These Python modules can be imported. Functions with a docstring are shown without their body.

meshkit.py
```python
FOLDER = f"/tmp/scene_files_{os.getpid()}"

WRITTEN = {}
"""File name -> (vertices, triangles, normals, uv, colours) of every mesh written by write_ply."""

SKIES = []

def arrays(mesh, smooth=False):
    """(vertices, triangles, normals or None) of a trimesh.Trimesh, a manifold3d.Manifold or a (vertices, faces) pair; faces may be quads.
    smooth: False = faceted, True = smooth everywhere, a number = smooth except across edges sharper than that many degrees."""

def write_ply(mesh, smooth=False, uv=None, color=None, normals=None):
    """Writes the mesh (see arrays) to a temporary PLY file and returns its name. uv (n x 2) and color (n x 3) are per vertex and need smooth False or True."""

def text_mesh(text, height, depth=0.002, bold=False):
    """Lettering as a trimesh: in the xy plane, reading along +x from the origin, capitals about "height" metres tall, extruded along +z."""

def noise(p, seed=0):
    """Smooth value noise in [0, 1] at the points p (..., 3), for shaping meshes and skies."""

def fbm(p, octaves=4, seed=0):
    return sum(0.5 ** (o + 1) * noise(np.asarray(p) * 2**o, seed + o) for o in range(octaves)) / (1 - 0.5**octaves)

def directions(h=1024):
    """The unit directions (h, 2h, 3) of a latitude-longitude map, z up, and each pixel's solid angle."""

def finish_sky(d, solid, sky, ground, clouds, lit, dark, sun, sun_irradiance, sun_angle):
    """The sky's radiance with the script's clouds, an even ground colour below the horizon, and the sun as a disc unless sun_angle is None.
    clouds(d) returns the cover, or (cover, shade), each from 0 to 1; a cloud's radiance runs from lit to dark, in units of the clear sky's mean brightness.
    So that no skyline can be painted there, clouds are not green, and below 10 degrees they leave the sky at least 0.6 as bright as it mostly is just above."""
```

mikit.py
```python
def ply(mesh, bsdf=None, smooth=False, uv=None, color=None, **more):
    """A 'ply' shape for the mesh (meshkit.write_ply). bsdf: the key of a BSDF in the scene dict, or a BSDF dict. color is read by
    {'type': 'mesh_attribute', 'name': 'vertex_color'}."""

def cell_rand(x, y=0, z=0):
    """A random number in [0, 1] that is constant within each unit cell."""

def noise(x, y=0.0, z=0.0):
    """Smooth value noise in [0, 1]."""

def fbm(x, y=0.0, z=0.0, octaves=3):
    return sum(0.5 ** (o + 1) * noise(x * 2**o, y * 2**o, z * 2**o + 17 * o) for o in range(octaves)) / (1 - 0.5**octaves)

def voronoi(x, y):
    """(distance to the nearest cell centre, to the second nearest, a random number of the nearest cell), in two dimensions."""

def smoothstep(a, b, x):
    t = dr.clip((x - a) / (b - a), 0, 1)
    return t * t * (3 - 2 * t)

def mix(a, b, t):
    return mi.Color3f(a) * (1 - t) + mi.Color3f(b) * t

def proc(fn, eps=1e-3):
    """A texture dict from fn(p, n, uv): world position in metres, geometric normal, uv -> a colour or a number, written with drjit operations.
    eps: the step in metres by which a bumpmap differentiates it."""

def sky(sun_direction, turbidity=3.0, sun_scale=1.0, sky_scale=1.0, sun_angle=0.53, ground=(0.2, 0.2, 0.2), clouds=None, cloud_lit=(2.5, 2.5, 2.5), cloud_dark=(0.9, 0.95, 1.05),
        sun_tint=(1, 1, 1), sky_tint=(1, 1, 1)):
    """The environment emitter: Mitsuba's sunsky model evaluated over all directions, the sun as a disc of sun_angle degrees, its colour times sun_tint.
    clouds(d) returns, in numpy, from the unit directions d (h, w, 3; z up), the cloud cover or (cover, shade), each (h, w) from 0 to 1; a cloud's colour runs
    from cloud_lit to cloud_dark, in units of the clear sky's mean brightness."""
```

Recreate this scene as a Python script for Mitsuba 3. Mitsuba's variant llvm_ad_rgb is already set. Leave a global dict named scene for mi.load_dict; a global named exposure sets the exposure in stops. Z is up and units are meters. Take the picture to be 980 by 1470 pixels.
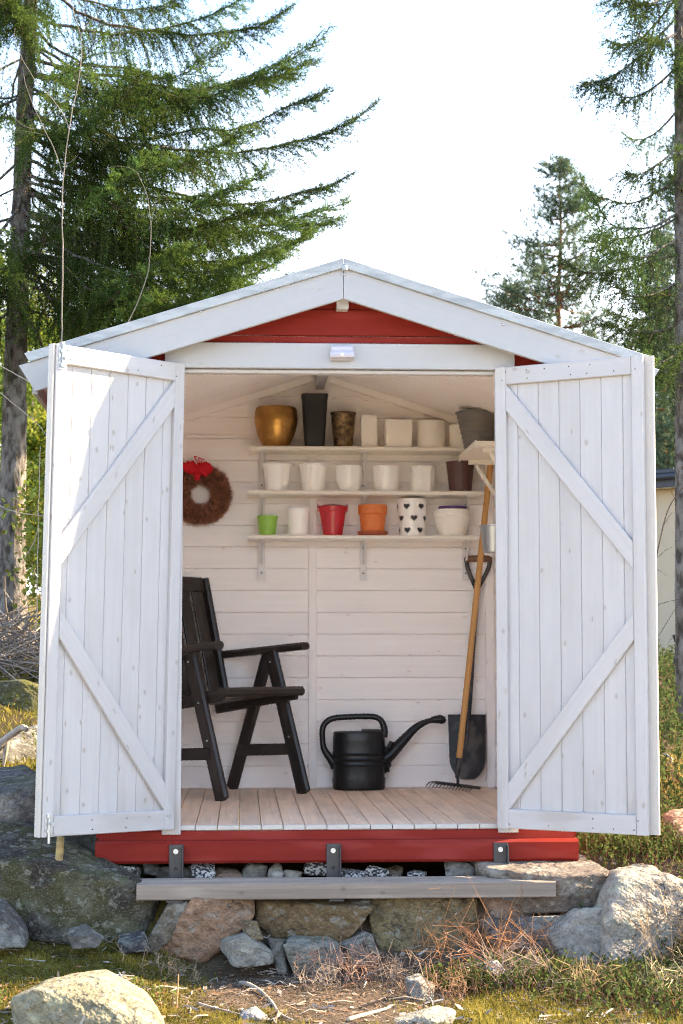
import math
import numpy as np
import drjit as dr
import mitsuba as mi
import mikit, meshkit
from mikit import noise, fbm, voronoi, cell_rand, smoothstep, mix, proc

scene, labels = {}, {}

# ------------------------------------------------------------------ camera, sky, exposure
F, CX, CY, DIST, EYE = 2600.0, 490.0, 735.0, 7.88, 1.3      # focal length in photograph pixels, stand-off, eye height
CAM = np.array([0, -DIST, EYE])
_v = np.array([348.0 - CX, 950.0 - CY, F]); _v /= np.linalg.norm(_v)
_u = np.array([math.sin(math.radians(.2)), -math.cos(math.radians(.2)), 0]); _u -= _v * (_u @ _v); _u /= np.linalg.norm(_u)
RC = np.stack([np.cross(_v, _u), _v, _u], 1)
scene['camera'] = {'type': 'thinlens', 'fov': math.degrees(2 * math.atan(490 / F)), 'fov_axis': 'x', 'near_clip': .1, 'far_clip': 2000.0,
                   'aperture_radius': .006, 'focus_distance': 8.6,
                   'to_world': mi.ScalarTransform4f().look_at(origin=CAM.tolist(), target=(CAM + RC.T @ [0, 0, 1.0]).tolist(), up=(RC.T @ [0, -1.0, 0]).tolist())}
SUN = np.array([1, .157, .69])
exposure = 4.25


def _veil(d):      # bright spring haze, whitest low down, thinning overhead
    n = meshkit.fbm(d * np.array([2.2, 2.2, 5.0]) + 3.1, 4)
    z = np.clip((d[..., 2] - .13) / .26, 0, 1); z = z * z * (3 - 2 * z)
    return np.clip(.97 - .95 * z + .3 * (n - .5) * (1 - .5 * z), 0, 1)


scene['sky'] = mikit.sky(SUN.tolist(), turbidity=3, clouds=_veil, cloud_lit=(2.5, 2.65, 2.85), cloud_dark=(1.4, 1.4, 1.45), sun_tint=(1, .97, .92), ground=(.24, .22, .18))


def P(px, py, Y):
    d = RC.T @ np.array([px - CX, py - CY, F])
    return CAM + d * ((Y + DIST) / d[1])


# ------------------------------------------------------------------ naming
used = set()


def fresh(base):
    k, i = base, 0
    while k in used:
        i += 1
        k = f'{base}_{i:03d}'
    used.add(k)
    return k


def thing(name, label, cat, group=None, kind=None):
    k = fresh(name)
    labels[k] = {'label': label, 'category': cat}
    if group: labels[k]['group'] = group
    if kind: labels[k]['kind'] = kind
    return k


def structure(name, label, mesh, bsdf, smooth=False, color=None):
    k = fresh(name)
    labels[k] = {'label': label, 'kind': 'structure'}
    scene[k] = shape(mesh, bsdf, smooth, color)
    return k


def shape(mesh, bsdf, smooth=False, color=None):
    bsdf = 'mat_' + bsdf
    if isinstance(mesh, M): return mesh.dict(bsdf, smooth)
    uv = None
    if len(mesh) == 3: mesh, uv = mesh[:2], mesh[2]
    return mikit.ply(mesh, bsdf, smooth, uv=uv, color=color)


def part(parent, name, mesh, bsdf, smooth=False, label=None, color=None, stuff=False):
    k = fresh(f'{parent}__{name}')
    scene[k] = shape(mesh, bsdf, smooth, color)
    if label: labels[k] = {'label': label}
    if stuff: labels.setdefault(k, {})['kind'] = 'stuff'
    return k


def whole(name, label, cat, mesh, bsdf, smooth=False, group=None, color=None, kind=None):
    k = thing(name, label, cat, group, kind)
    scene[k] = shape(mesh, bsdf, smooth, color)
    return k


# ------------------------------------------------------------------ mesh helpers
rng = np.random.default_rng(11)
unit = lambda a: np.asarray(a, float) / max(np.linalg.norm(a), 1e-12)


class M:
    def __init__(s): s.v, s.f, s.uv, s.c, s.n = [], [], [], [], 0

    def add(s, v, f, uv=None, c=None):
        v, f = np.asarray(v, float), np.asarray(f, int)
        if f.ndim == 2 and f.shape[1] == 4: f = np.vstack([f[:, [0, 1, 2]], f[:, [0, 2, 3]]])
        s.v.append(v); s.f.append(f + s.n); s.n += len(v)
        if uv is not None: s.uv.append(uv)
        if c is not None: s.c.append(np.broadcast_to(c, v.shape))
        return s

    def mesh(s): return np.vstack(s.v), np.vstack(s.f)

    def dict(s, bsdf, smooth=False):
        uv = np.vstack(s.uv) if s.uv and sum(map(len, s.uv)) == s.n else None
        c = np.vstack(s.c) if s.c and sum(map(len, s.c)) == s.n else None
        return mikit.ply(s.mesh(), bsdf, smooth, uv=uv, color=c)


def board(a, b, wdir, w, t, bev=.002, s0=0.0, s1=0.0):
    """A chamfered plank from a to b; wdir: direction of its width; s0, s1: slope of the end cuts. (v, f, uv), uv in metres along and across."""
    a, b = np.asarray(a, float), np.asarray(b, float)
    ax = unit(b - a); L = np.linalg.norm(b - a)
    wv = unit(np.asarray(wdir, float) - ax * np.dot(wdir, ax)); nv = np.cross(ax, wv)
    hw, ht = w / 2, t / 2
    bev = min(bev, hw * .6, ht * .6)
    sec = [(hw - bev, -ht), (hw, -ht + bev), (hw, ht - bev), (hw - bev, ht), (-hw + bev, ht), (-hw, ht - bev), (-hw, -ht + bev), (-hw + bev, -ht)]
    uo, vo = rng.uniform(0, 40), 10.0 * rng.integers(1, 400)
    V, Fc, UV, n = [], [], [], 0
    pt = lambda s, e: (a if e == 0 else b) + wv * s[0] + nv * s[1] + ax * ((s0 if e == 0 else s1) * s[0])
    per = vo
    for i in range(8):
        p, q = sec[i], sec[(i + 1) % 8]
        d = math.hypot(q[0] - p[0], q[1] - p[1])
        V += [pt(p, 0), pt(q, 0), pt(q, 1), pt(p, 1)]
        UV += [(uo, per), (uo, per + d), (uo + L, per + d), (uo + L, per)]
        Fc += [(n, n + 2, n + 1), (n, n + 3, n + 2)]; n += 4; per += d
    for e in (0, 1):
        V += [pt(s, e) for s in sec]; UV += [(uo + s[0] * .2, vo + s[1]) for s in sec]
        for i in range(1, 7): Fc.append((n, n + i, n + i + 1) if e == 0 else (n, n + i + 1, n + i))
        n += 8
    V, Fc = np.array(V), np.array(Fc)
    c = V.mean(0); tri = V[Fc]
    if (np.cross(tri[0, 1] - tri[0, 0], tri[0, 2] - tri[0, 0]) @ (tri[0].mean(0) - c)) < 0: Fc = Fc[:, ::-1]
    return V, Fc, np.array(UV)


def boxm(lo, hi, bev=.002):
    lo, hi = np.asarray(lo, float), np.asarray(hi, float)
    m = (lo + hi) / 2; d = hi - lo; ax = int(np.argmax(d)); o = [i for i in range(3) if i != ax]
    e = np.eye(3)
    return board(m - e[ax] * d[ax] / 2, m + e[ax] * d[ax] / 2, e[o[0]], d[o[0]], d[o[1]], bev)


def tube(path, radii, k=8, cap=True, squash=1.0):
    path = np.asarray(path, float); n = len(path)
    radii = np.broadcast_to(radii, (n,))
    tan = np.gradient(path, axis=0); tan /= np.linalg.norm(tan, axis=1, keepdims=True) + 1e-12
    u = np.cross(tan[0], [0, 0, 1.0] if abs(tan[0][2]) < .9 else [1.0, 0, 0]); u = unit(u)
    ang = np.arange(k) * 2 * np.pi / k
    V = []
    for i in range(n):
        u = unit(u - tan[i] * (u @ tan[i])); w = np.cross(tan[i], u)
        V.append(path[i] + radii[i] * (np.cos(ang)[:, None] * u + squash * np.sin(ang)[:, None] * w))
    V = np.vstack(V); j = np.arange(k); Fc = []
    for i in range(n - 1):
        a, b = i * k + j, i * k + (j + 1) % k
        Fc.append(np.stack([a, b, b + k], 1)); Fc.append(np.stack([a, b + k, a + k], 1))
    if cap:
        V = np.vstack([V, path[0], path[-1]]); m = n * k
        Fc.append(np.stack([(j + 1) % k, j, j * 0 + m], 1)); Fc.append(np.stack([(n - 1) * k + j, (n - 1) * k + (j + 1) % k, j * 0 + m + 1], 1))
    return V, np.vstack(Fc)


def spline(pts, n=24):
    from scipy.interpolate import CubicSpline
    pts = np.asarray(pts, float)
    t = np.r_[0, np.cumsum(np.linalg.norm(np.diff(pts, axis=0), axis=1) + 1e-9)]; t /= t[-1]
    return CubicSpline(t, pts)(np.linspace(0, 1, n))


def lathe(prof, c, n=48, power=None, rot=0.0, sx=1.0, sy=1.0, lobes=None):
    """Profile [(r, z)...] turned about the vertical through c; power: superellipse exponent (square pots); lobes: (count, depth)."""
    prof = np.asarray(prof, float); th = np.arange(n) * 2 * np.pi / n
    m = np.ones(n)
    if power: m = (np.abs(np.cos(th)) ** power + np.abs(np.sin(th)) ** power) ** (-1 / power)
    if lobes: m = m * (1 - lobes[1] * (1 - np.abs(np.cos(th * lobes[0] / 2)) ** .7))
    x, y = m * np.cos(th), m * np.sin(th)
    x, y = x * math.cos(rot) - y * math.sin(rot), x * math.sin(rot) + y * math.cos(rot)
    V = np.vstack([np.stack([r * x * sx, r * y * sy, np.full(n, z)], 1) for r, z in prof]) + c
    j = np.arange(n); Fc = []
    for i in range(len(prof) - 1):
        a, b = i * n + j, i * n + (j + 1) % n
        Fc.append(np.stack([a, b, b + n], 1)); Fc.append(np.stack([a, b + n, a + n], 1))
    Fc = np.vstack(Fc)
    V = np.vstack([V, [[c[0], c[1], c[2] + prof[0][1]], [c[0], c[1], c[2] + prof[-1][1]]]]); m = len(V) - 2; e = (len(prof) - 1) * n
    Fc = np.vstack([Fc, np.stack([(j + 1) % n, j, j * 0 + m], 1), np.stack([e + j, e + (j + 1) % n, j * 0 + m + 1], 1)])
    return V, Fc


def ico(sub):
    import trimesh
    s = trimesh.creation.icosphere(subdivisions=sub)
    return np.array(s.vertices), np.array(s.faces)


_ICO = {}


def icos(sub):
    if sub not in _ICO: _ICO[sub] = ico(sub)
    return _ICO[sub]


# ------------------------------------------------------------------ materials
def bsdf(key, base, rough=.5, metallic=0.0, spec=.5, clear=0.0, bump=None, bscale=1.0, eps=1e-3):
    c = base if isinstance(base, dict) else {'type': 'rgb', 'value': list(base)}
    b = {'type': 'principled', 'base_color': c, 'roughness': rough, 'metallic': metallic, 'specular': spec}
    if clear: b['clearcoat'] = clear; b['clearcoat_gloss'] = .9
    if bump is not None: b = {'type': 'bumpmap', 'tex': proc(bump, eps), 'scale': bscale, 'bsdf': b}
    scene['mat_' + key] = {'type': 'twosided', 'bsdf': b}
    return key


def wood(key, dark, light, knot, rough=.55, knots=.8, wear=0.0, wearcol=(.5, .4, .3), spec=.3, dirt=0.0):
    def fn(p, n, uv):
        u, v = uv.x, uv.y
        streak = fbm(u * 1.6, v * 75, 0, 3)
        fine = noise(u * 11, v * 430)
        tone = cell_rand(v / 10 + .5)
        cloud = fbm(u * 5, v * 7, 3.3, 2)
        t = .5 * streak + .2 * fine + .34 * tone + .3 * cloud - .2
        col = mix(dark, light, dr.clip(t, 0, 1))
        d, _, w = voronoi(u * 6.5, v * 9.5)
        k = dr.select(w > knots, smoothstep(.13, .05, d + .04 * noise(u * 90, v * 90)), 0)
        col = mix(col, knot, k * .65)
        d2, _, w2 = voronoi(u * 4.3 + 7.7, v * 14)
        col = mix(col, knot, dr.select(w2 > .86, smoothstep(.07, .03, d2), 0) * .85)
        if dirt: col = mix(col, (.25, .21, .17), dirt * smoothstep(.45, .7, fbm(u * 3, v * 12, 4.1, 4)) * (.35 + smoothstep(.95, .60, p.z)))
        if wear: col = mix(col, wearcol, wear * smoothstep(.52, .72, fbm(u * 4, v * 22, 9.1, 3)))
        return col

    def bump(p, n, uv):
        return .6 * fbm(uv.x * 2.2, uv.y * 160, 0, 2) + .4 * noise(uv.x * 9, uv.y * 500)
    bsdf(key, proc(fn), rough, spec=spec, bump=bump, bscale=.0006, eps=5e-4)


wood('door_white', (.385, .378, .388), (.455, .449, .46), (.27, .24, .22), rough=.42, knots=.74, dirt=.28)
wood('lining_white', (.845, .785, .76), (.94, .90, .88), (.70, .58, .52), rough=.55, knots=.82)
wood('floor_wood', (.56, .38, .26), (.84, .62, .46), (.30, .18, .12), dirt=.14, rough=.5, knots=.9, wear=.35, wearcol=(.55, .43, .34))
wood('grey_wood', (.15, .122, .10), (.33, .28, .24), (.12, .10, .08), rough=.75, knots=.85, wear=.4, wearcol=(.34, .29, .25), spec=.2)
wood('red_paint', (.150, .014, .010), (.215, .022, .016), (.15, .012, .012), rough=.6, knots=.95, wear=.45, wearcol=(.25, .040, .034), spec=.10)
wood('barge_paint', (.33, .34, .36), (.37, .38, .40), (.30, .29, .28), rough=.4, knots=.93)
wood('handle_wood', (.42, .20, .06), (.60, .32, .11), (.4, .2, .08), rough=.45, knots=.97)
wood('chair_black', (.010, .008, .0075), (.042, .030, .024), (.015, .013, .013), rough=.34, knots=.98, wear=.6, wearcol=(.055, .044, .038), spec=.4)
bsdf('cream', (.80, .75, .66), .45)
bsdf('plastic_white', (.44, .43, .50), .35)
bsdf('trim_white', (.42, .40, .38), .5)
bsdf('ceramic_white', (.95, .93, .90), .22, clear=.4)
bsdf('ceramic_cream', (.90, .85, .78), .5)
bsdf('steel_white', (.66, .63, .615), .4)
bsdf('black_plastic', (.009, .009, .010), .36, spec=.35)
bsdf('black_steel', (.022, .024, .03), .4, spec=.5)
bsdf('zinc', (.46, .48, .50), .38, metallic=.85)
bsdf('old_zinc', (.20, .19, .18), .5, metallic=.3)
bsdf('green_pot', (.27, .50, .07), .35)
bsdf('red_pot', (.50, .018, .03), .28, clear=.5)
bsdf('orange_pot', (.72, .20, .055), .6)
bsdf('saucer_clay', (.40, .10, .05), .6)
bsdf('brown_pot', (.105, .05, .045), .5)
bsdf('purple_bowl', (.09, .03, .16), .4)
bsdf('heart_print', (.028, .026, .03), .5)
bsdf('ribbon_red', (.56, .012, .022), .65, spec=.2)
bsdf('tyre_black', (.02, .02, .021), .7)
bsdf('roof_dark', (.035, .04, .055), .5)
bsdf('render_beige', (.50, .42, .31), .9, spec=.1)


def _gold(p, n, uv): return mix((.42, .21, .055), (.58, .33, .10), smoothstep(.35, .7, fbm(p.x * 16, p.y * 16, p.z * 16, 3)))


bsdf('gold', proc(_gold), .33, metallic=.9)


def _bronze(p, n, uv):
    return mix((.085, .055, .03), (.30, .20, .10), smoothstep(.3, .75, fbm(p.x * 45, p.y * 45, p.z * 45, 3)))


bsdf('bronze', proc(_bronze), .42, metallic=.6)


def _darksteel(p, n, uv): return mix((.02, .02, .022), (.085, .075, .068), smoothstep(.4, .75, fbm(p.x * 22, p.y * 22, p.z * 14, 4)))


bsdf('tool_steel', proc(_darksteel), .5, metallic=.3)


def _flash(p, n, uv): return mix((.24, .265, .29), (.33, .36, .385), smoothstep(.35, .65, fbm(p.x * 9, p.y * 9, p.z * 26, 4)))


bsdf('flashing', proc(_flash), .35, spec=.5)
ATTR = {'type': 'mesh_attribute', 'name': 'vertex_color'}


def _grain(p, n, uv): return fbm(p.x * 110, p.y * 110, p.z * 110, 3)


def _rockdark(p, n, uv):
    g = smoothstep(.56, .66, fbm(p.x * 150, p.y * 150, p.z * 150, 2))
    c = fbm(p.x * 9 + 3, p.y * 9, p.z * 12, 4)
    return dr.clip(.32 * g + .7 * smoothstep(.022, .006, dr.abs(c - .5)) * smoothstep(.4, .6, noise(p.x * 5, p.y * 5, p.z * 5)), 0, .85)


def _rockpale(p, n, uv):
    a = fbm(p.x * 34, p.y * 34, p.z * 34 + 9, 5)
    return dr.clip(.38 * smoothstep(.58, .68, a) + .28 * smoothstep(.62, .70, fbm(p.x * 190, p.y * 190, p.z * 190 + 5, 2)), 0, .7)


def _rockbump(p, n, uv): return .6 * fbm(p.x * 40, p.y * 40, p.z * 40, 5) + .4 * fbm(p.x * 110, p.y * 110, p.z * 110, 3)


def _pr(c): return {'type': 'principled', 'base_color': c if isinstance(c, dict) else {'type': 'rgb', 'value': c}, 'roughness': .9, 'specular': .15}


scene['mat_rock'] = {'type': 'twosided', 'bsdf': {'type': 'bumpmap', 'tex': proc(_rockbump, 2e-3), 'scale': .028, 'bsdf': {
    'type': 'blendbsdf', 'weight': proc(_rockdark), 'b1': {'type': 'blendbsdf', 'weight': proc(_rockpale), 'b1': _pr(ATTR), 'b2': _pr([.27, .265, .225])}, 'b2': _pr([.035, .03, .026])}}}


def _speck(p, n, uv):
    a = fbm(p.x * 130, p.y * 130, p.z * 130, 2)
    return mix((.035, .036, .04), (.42, .42, .42), smoothstep(.44, .56, a))


bsdf('speckled_rock', proc(_speck), .85, spec=.2, bump=_grain, bscale=.004, eps=2e-3)
bsdf('soil', ATTR, .95, spec=.1, bump=_grain, bscale=.010, eps=3e-3)


def _bark(p, n, uv):
    a = fbm(p.x * 30, p.y * 30, p.z * 9, 4)
    l = smoothstep(.5, .66, fbm(p.x * 17, p.y * 17, p.z * 12 + 4, 4))
    return mix(mix((.050, .042, .036), (.17, .152, .138), smoothstep(.3, .7, a)), (.22, .215, .20), .5 * l)


def _barkb(p, n, uv): return fbm(p.x * 30, p.y * 30, p.z * 9, 4)


bsdf('bark', proc(_bark), .95, spec=.1, bump=_barkb, bscale=.03, eps=3e-3)
bsdf('pine_bark', (.17, .085, .045), .95, spec=.1)
bsdf('twig', ATTR, .85, spec=.2)
scene['mat_leaf'] = {'type': 'principledthin', 'base_color': ATTR, 'roughness': .5, 'diff_trans': .9, 'spec_trans': 0.0, 'eta': 1.35}
bsdf('fuzz', ATTR, .95, spec=.05)

# ------------------------------------------------------------------ ground
sst = lambda a, b, x: (lambda t: t * t * (3 - 2 * t))(np.clip((np.asarray(x, float) - a) / (b - a), 0, 1))


def gz(x, y):
    x, y = np.asarray(x, float), np.asarray(y, float)
    p = np.stack([x, y, 0 * x], -1)
    big, mid, fine = (meshkit.fbm(p * s + 5.7, 4, k) - .5 for s, k in ((.5, 1), (2.6, 2), (11, 3)))
    front = .03 + .05 * mid + .02 * fine + .10 * sst(-.15, -.5, x) * sst(-1.05, -.6, y)
    side = sst(1.5, 2.15, x)
    rise = np.where(y > 0, np.minimum(y, 12) * (.105 - .045 * side) + np.clip(y - 12, 0, 60) * .025, 0)
    back = .45 + rise + .34 * sst(-.9, -2.2, x) * sst(.8, 6, y) + (.10 * mid + .04 * fine) * sst(0, .6, y) + .5 * big * sst(2, 12, y)
    y0 = -.42 - 1.0 * side - .25 * sst(-.9, -1.8, x)
    z = front + (back - front) * sst(0, 1, (y - y0) / (.10 - y0))
    under = sst(-.72, -.55, x) * sst(1.5, 1.38, x) * sst(-.12, .02, y) * sst(2.6, 2.3, y)
    return z * (1 - under) + under * .26


def graded(lo, hi, step, far, grow=1.13):
    out = list(np.arange(lo, hi, step)); s = step
    a = [lo]
    while a[-1] > -far: s *= grow; a.append(a[-1] - s)
    s = step; b = [out[-1]]
    while b[-1] < far: s *= grow; b.append(b[-1] + s)
    return np.array(a[:0:-1] + out + b[1:])


gx, gy = graded(-2.6, 3.2, .022, 160), graded(-2.0, 1.2, .02, 160, 1.09)
GX, GY = np.meshgrid(gx, gy, indexing='xy'); GZ = gz(GX, GY)
gv = np.stack([GX, GY, GZ], -1).reshape(-1, 3)
i, j = np.meshgrid(np.arange(len(gx) - 1), np.arange(len(gy) - 1), indexing='xy')
q = (j * len(gx) + i).ravel()
gf = np.stack([q, q + 1, q + 1 + len(gx), q + len(gx)], 1)


def mossy(x, y):      # where moss grows, 0..1
    p = np.stack([x, y, 0 * x], -1)
    m = sst(.40, .60, meshkit.fbm(p * 1.7 + 2.2, 4, 9))
    m = np.maximum(m, .95 * sst(-.05, -.45, x) * sst(.1, -.2, y) * (1 - .5 * sst(-1.2, -1.6, y)))
    m = np.where((x < -.8) & (y > 1), np.maximum(.8 * m, .25), m)
    return m * (1 - .55 * sst(.1, .35, x) * sst(.95, .7, x) * sst(-1.25, -.9, y))


mm = mossy(GX, GY)[..., None]; nn = meshkit.fbm(gv * 9, 4, 3).reshape(GX.shape)[..., None]
col = (np.array([.038, .029, .021]) * (1 - nn) + np.array([.12, .092, .066]) * nn) * (1 - mm) + (np.array([.05, .05, .012]) * (1 - nn) + np.array([.17, .145, .04]) * nn) * mm
col = col * (1 - .6 * (sst(-.7, -1.1, GX) * sst(.6, 1.2, GY) * sst(9, 8, GY))[..., None])      # tree shade painted into the soil colour on the left slope
bounce_gravel = (.28 * sst(-2.0, -2.6, GY))[..., None] * sst(9, 6, np.abs(GX))[..., None] * sst(-16, -14, GY)[..., None]
col = col + bounce_gravel * (.75 + .5 * nn) * np.array([1, .95, .86])      # pale gravel added in front, out of view, to bounce light into the shed
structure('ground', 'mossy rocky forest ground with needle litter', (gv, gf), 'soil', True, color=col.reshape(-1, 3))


# ------------------------------------------------------------------ rocks
def rockmesh(planes, c, sub, amp, seed, p=22, freq=3.0):
    d, f = icos(sub)
    s = np.zeros(len(d))
    for n, h in planes: s += np.maximum(d @ n / h, 0) ** p
    r = s ** (-1 / p)
    v = d * r[:, None]
    size = np.mean(r)
    nz = meshkit.fbm((v + c) * freq / size * .5 + seed * 7.3, 5, seed) - .5
    nz2 = meshkit.fbm((v + c) * 26 + seed, 3, seed + 3) - .5
    v = v * (1 + amp * nz[:, None] * 2) + d * (nz2 * min(.02, .12 * size))[:, None]
    return v + c, f


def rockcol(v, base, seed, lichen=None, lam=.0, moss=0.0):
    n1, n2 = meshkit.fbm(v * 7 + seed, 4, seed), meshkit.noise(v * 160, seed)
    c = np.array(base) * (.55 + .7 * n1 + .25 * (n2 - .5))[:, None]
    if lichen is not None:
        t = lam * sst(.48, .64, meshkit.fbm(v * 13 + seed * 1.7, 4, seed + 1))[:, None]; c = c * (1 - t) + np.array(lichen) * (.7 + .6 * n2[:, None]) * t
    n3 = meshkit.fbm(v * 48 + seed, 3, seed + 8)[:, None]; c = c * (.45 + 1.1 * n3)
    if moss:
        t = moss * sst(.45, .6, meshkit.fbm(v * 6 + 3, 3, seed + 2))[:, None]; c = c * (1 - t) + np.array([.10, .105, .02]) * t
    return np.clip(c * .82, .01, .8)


def rock(poly, Y, depth, base, label, name='boulder', cat='boulder', seed=1, sub=5, amp=.075, lean=.15, speckled=False, lichen=(.34, .34, .30), lam=.4, moss=0.0, p=24, group=None):
    """A stone whose outline follows poly (photograph pixels, turned into metres at its own distance Y), depth metres deep."""
    r = np.random.default_rng(seed)
    w = np.array([P(x, y, Y + depth * .35) for x, y in poly]); c = w.mean(0); c[1] = Y + depth * .5
    x, z = w[:, 0], w[:, 2]
    area = np.sum(x * np.roll(z, -1) - np.roll(x, -1) * z)
    planes = []
    for k in range(len(w)):
        a, b = w[k], w[(k + 1) % len(w)]
        n = np.array([b[2] - a[2], 0, -(b[0] - a[0])]) * (1 if area > 0 else -1); n = unit(n)
        n = unit(n + np.array([0, r.uniform(-.25, .25), 0]))
        planes.append((n, max(abs((a - c) @ n), abs((b - c) @ n), .008)))
    for k in range(3): planes.append((unit([r.uniform(-.5, .5), -1, lean + r.uniform(-.3, .3)]), depth * r.uniform(.45, .56)))
    for k in range(2): planes.append((unit([r.uniform(-.5, .5), 1, r.uniform(-.2, .5)]), depth * r.uniform(.45, .56)))
    v, f = rockmesh(planes, c, sub, amp, seed, p)
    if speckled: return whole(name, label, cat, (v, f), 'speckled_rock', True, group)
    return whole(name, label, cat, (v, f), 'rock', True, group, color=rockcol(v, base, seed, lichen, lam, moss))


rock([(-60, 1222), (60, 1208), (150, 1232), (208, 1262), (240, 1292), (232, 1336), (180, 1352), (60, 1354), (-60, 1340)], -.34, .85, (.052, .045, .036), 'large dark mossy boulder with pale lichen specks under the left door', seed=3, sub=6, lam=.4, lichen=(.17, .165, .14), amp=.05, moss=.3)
rock([(268, 1289), (362, 1288), (366, 1310), (332, 1350), (292, 1384), (216, 1370), (226, 1348)], -.33, .42, (.33, .20, .125), 'orange tan wedge shaped boulder under the left half of the step', seed=5, sub=6, lam=.25, lichen=(.3, .2, .15))
rock([(214, 1342), (244, 1292), (275, 1286), (262, 1330), (222, 1370)], -.34, .3, (.14, .115, .085), 'dark brown narrow stone leaning on the orange boulder', seed=6, name='stone', cat='stone')
rock([(368, 1288), (522, 1288), (528, 1308), (500, 1344), (470, 1353), (398, 1347), (362, 1322)], -.29, .45, (.17, .115, .06), 'mossy brown rounded boulder under the middle of the step', seed=8, sub=6, lam=.3, lichen=(.10, .075, .03))
rock([(531, 1288), (684, 1288), (689, 1366), (640, 1386), (560, 1378), (536, 1340)], -.30, .5, (.20, .155, .085), 'big square grained brown block under the right half of the step', seed=9, sub=6, lam=.4, lichen=(.28, .22, .10), p=22, amp=.04)
rock([(683, 1286), (762, 1286), (764, 1312), (688, 1315)], -.2, .4, (.30, .215, .17), 'flat pinkish granite block right of the big brown block', name='granite_block', cat='stone', seed=10, p=30, amp=.03)
rock([(690, 1240), (860, 1239), (864, 1276), (851, 1310), (746, 1313), (700, 1300)], -.26, .5, (.19, .155, .13), 'grey pink granite block beside the right end of the step', name='granite_block', cat='stone', seed=12, sub=6, p=26, amp=.035, lean=0)
rock([(686, 1319), (842, 1314), (838, 1345), (700, 1352)], -.34, .4, (.13, .125, .125), 'dark grey slab beneath the granite blocks', name='stone', cat='stone', seed=13, p=24, amp=.04)
rock([(872, 1250), (905, 1243), (945, 1245), (985, 1275), (1000, 1310), (985, 1360), (930, 1395), (862, 1402), (838, 1340), (848, 1290)], -.46, .8, (.34, .31, .27), 'pale sunlit lichen covered boulder at right of the stone base', seed=14, sub=6, lam=.5, lichen=(.40, .40, .31), lean=.45, amp=.08, p=18)
rock([(776, 1345), (826, 1305), (866, 1303), (880, 1396), (850, 1416), (800, 1388)], -.50, .4, (.30, .28, .245), 'light grey stone half buried in front of the pale boulder', name='stone', cat='stone', seed=15, lam=.3)
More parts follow.
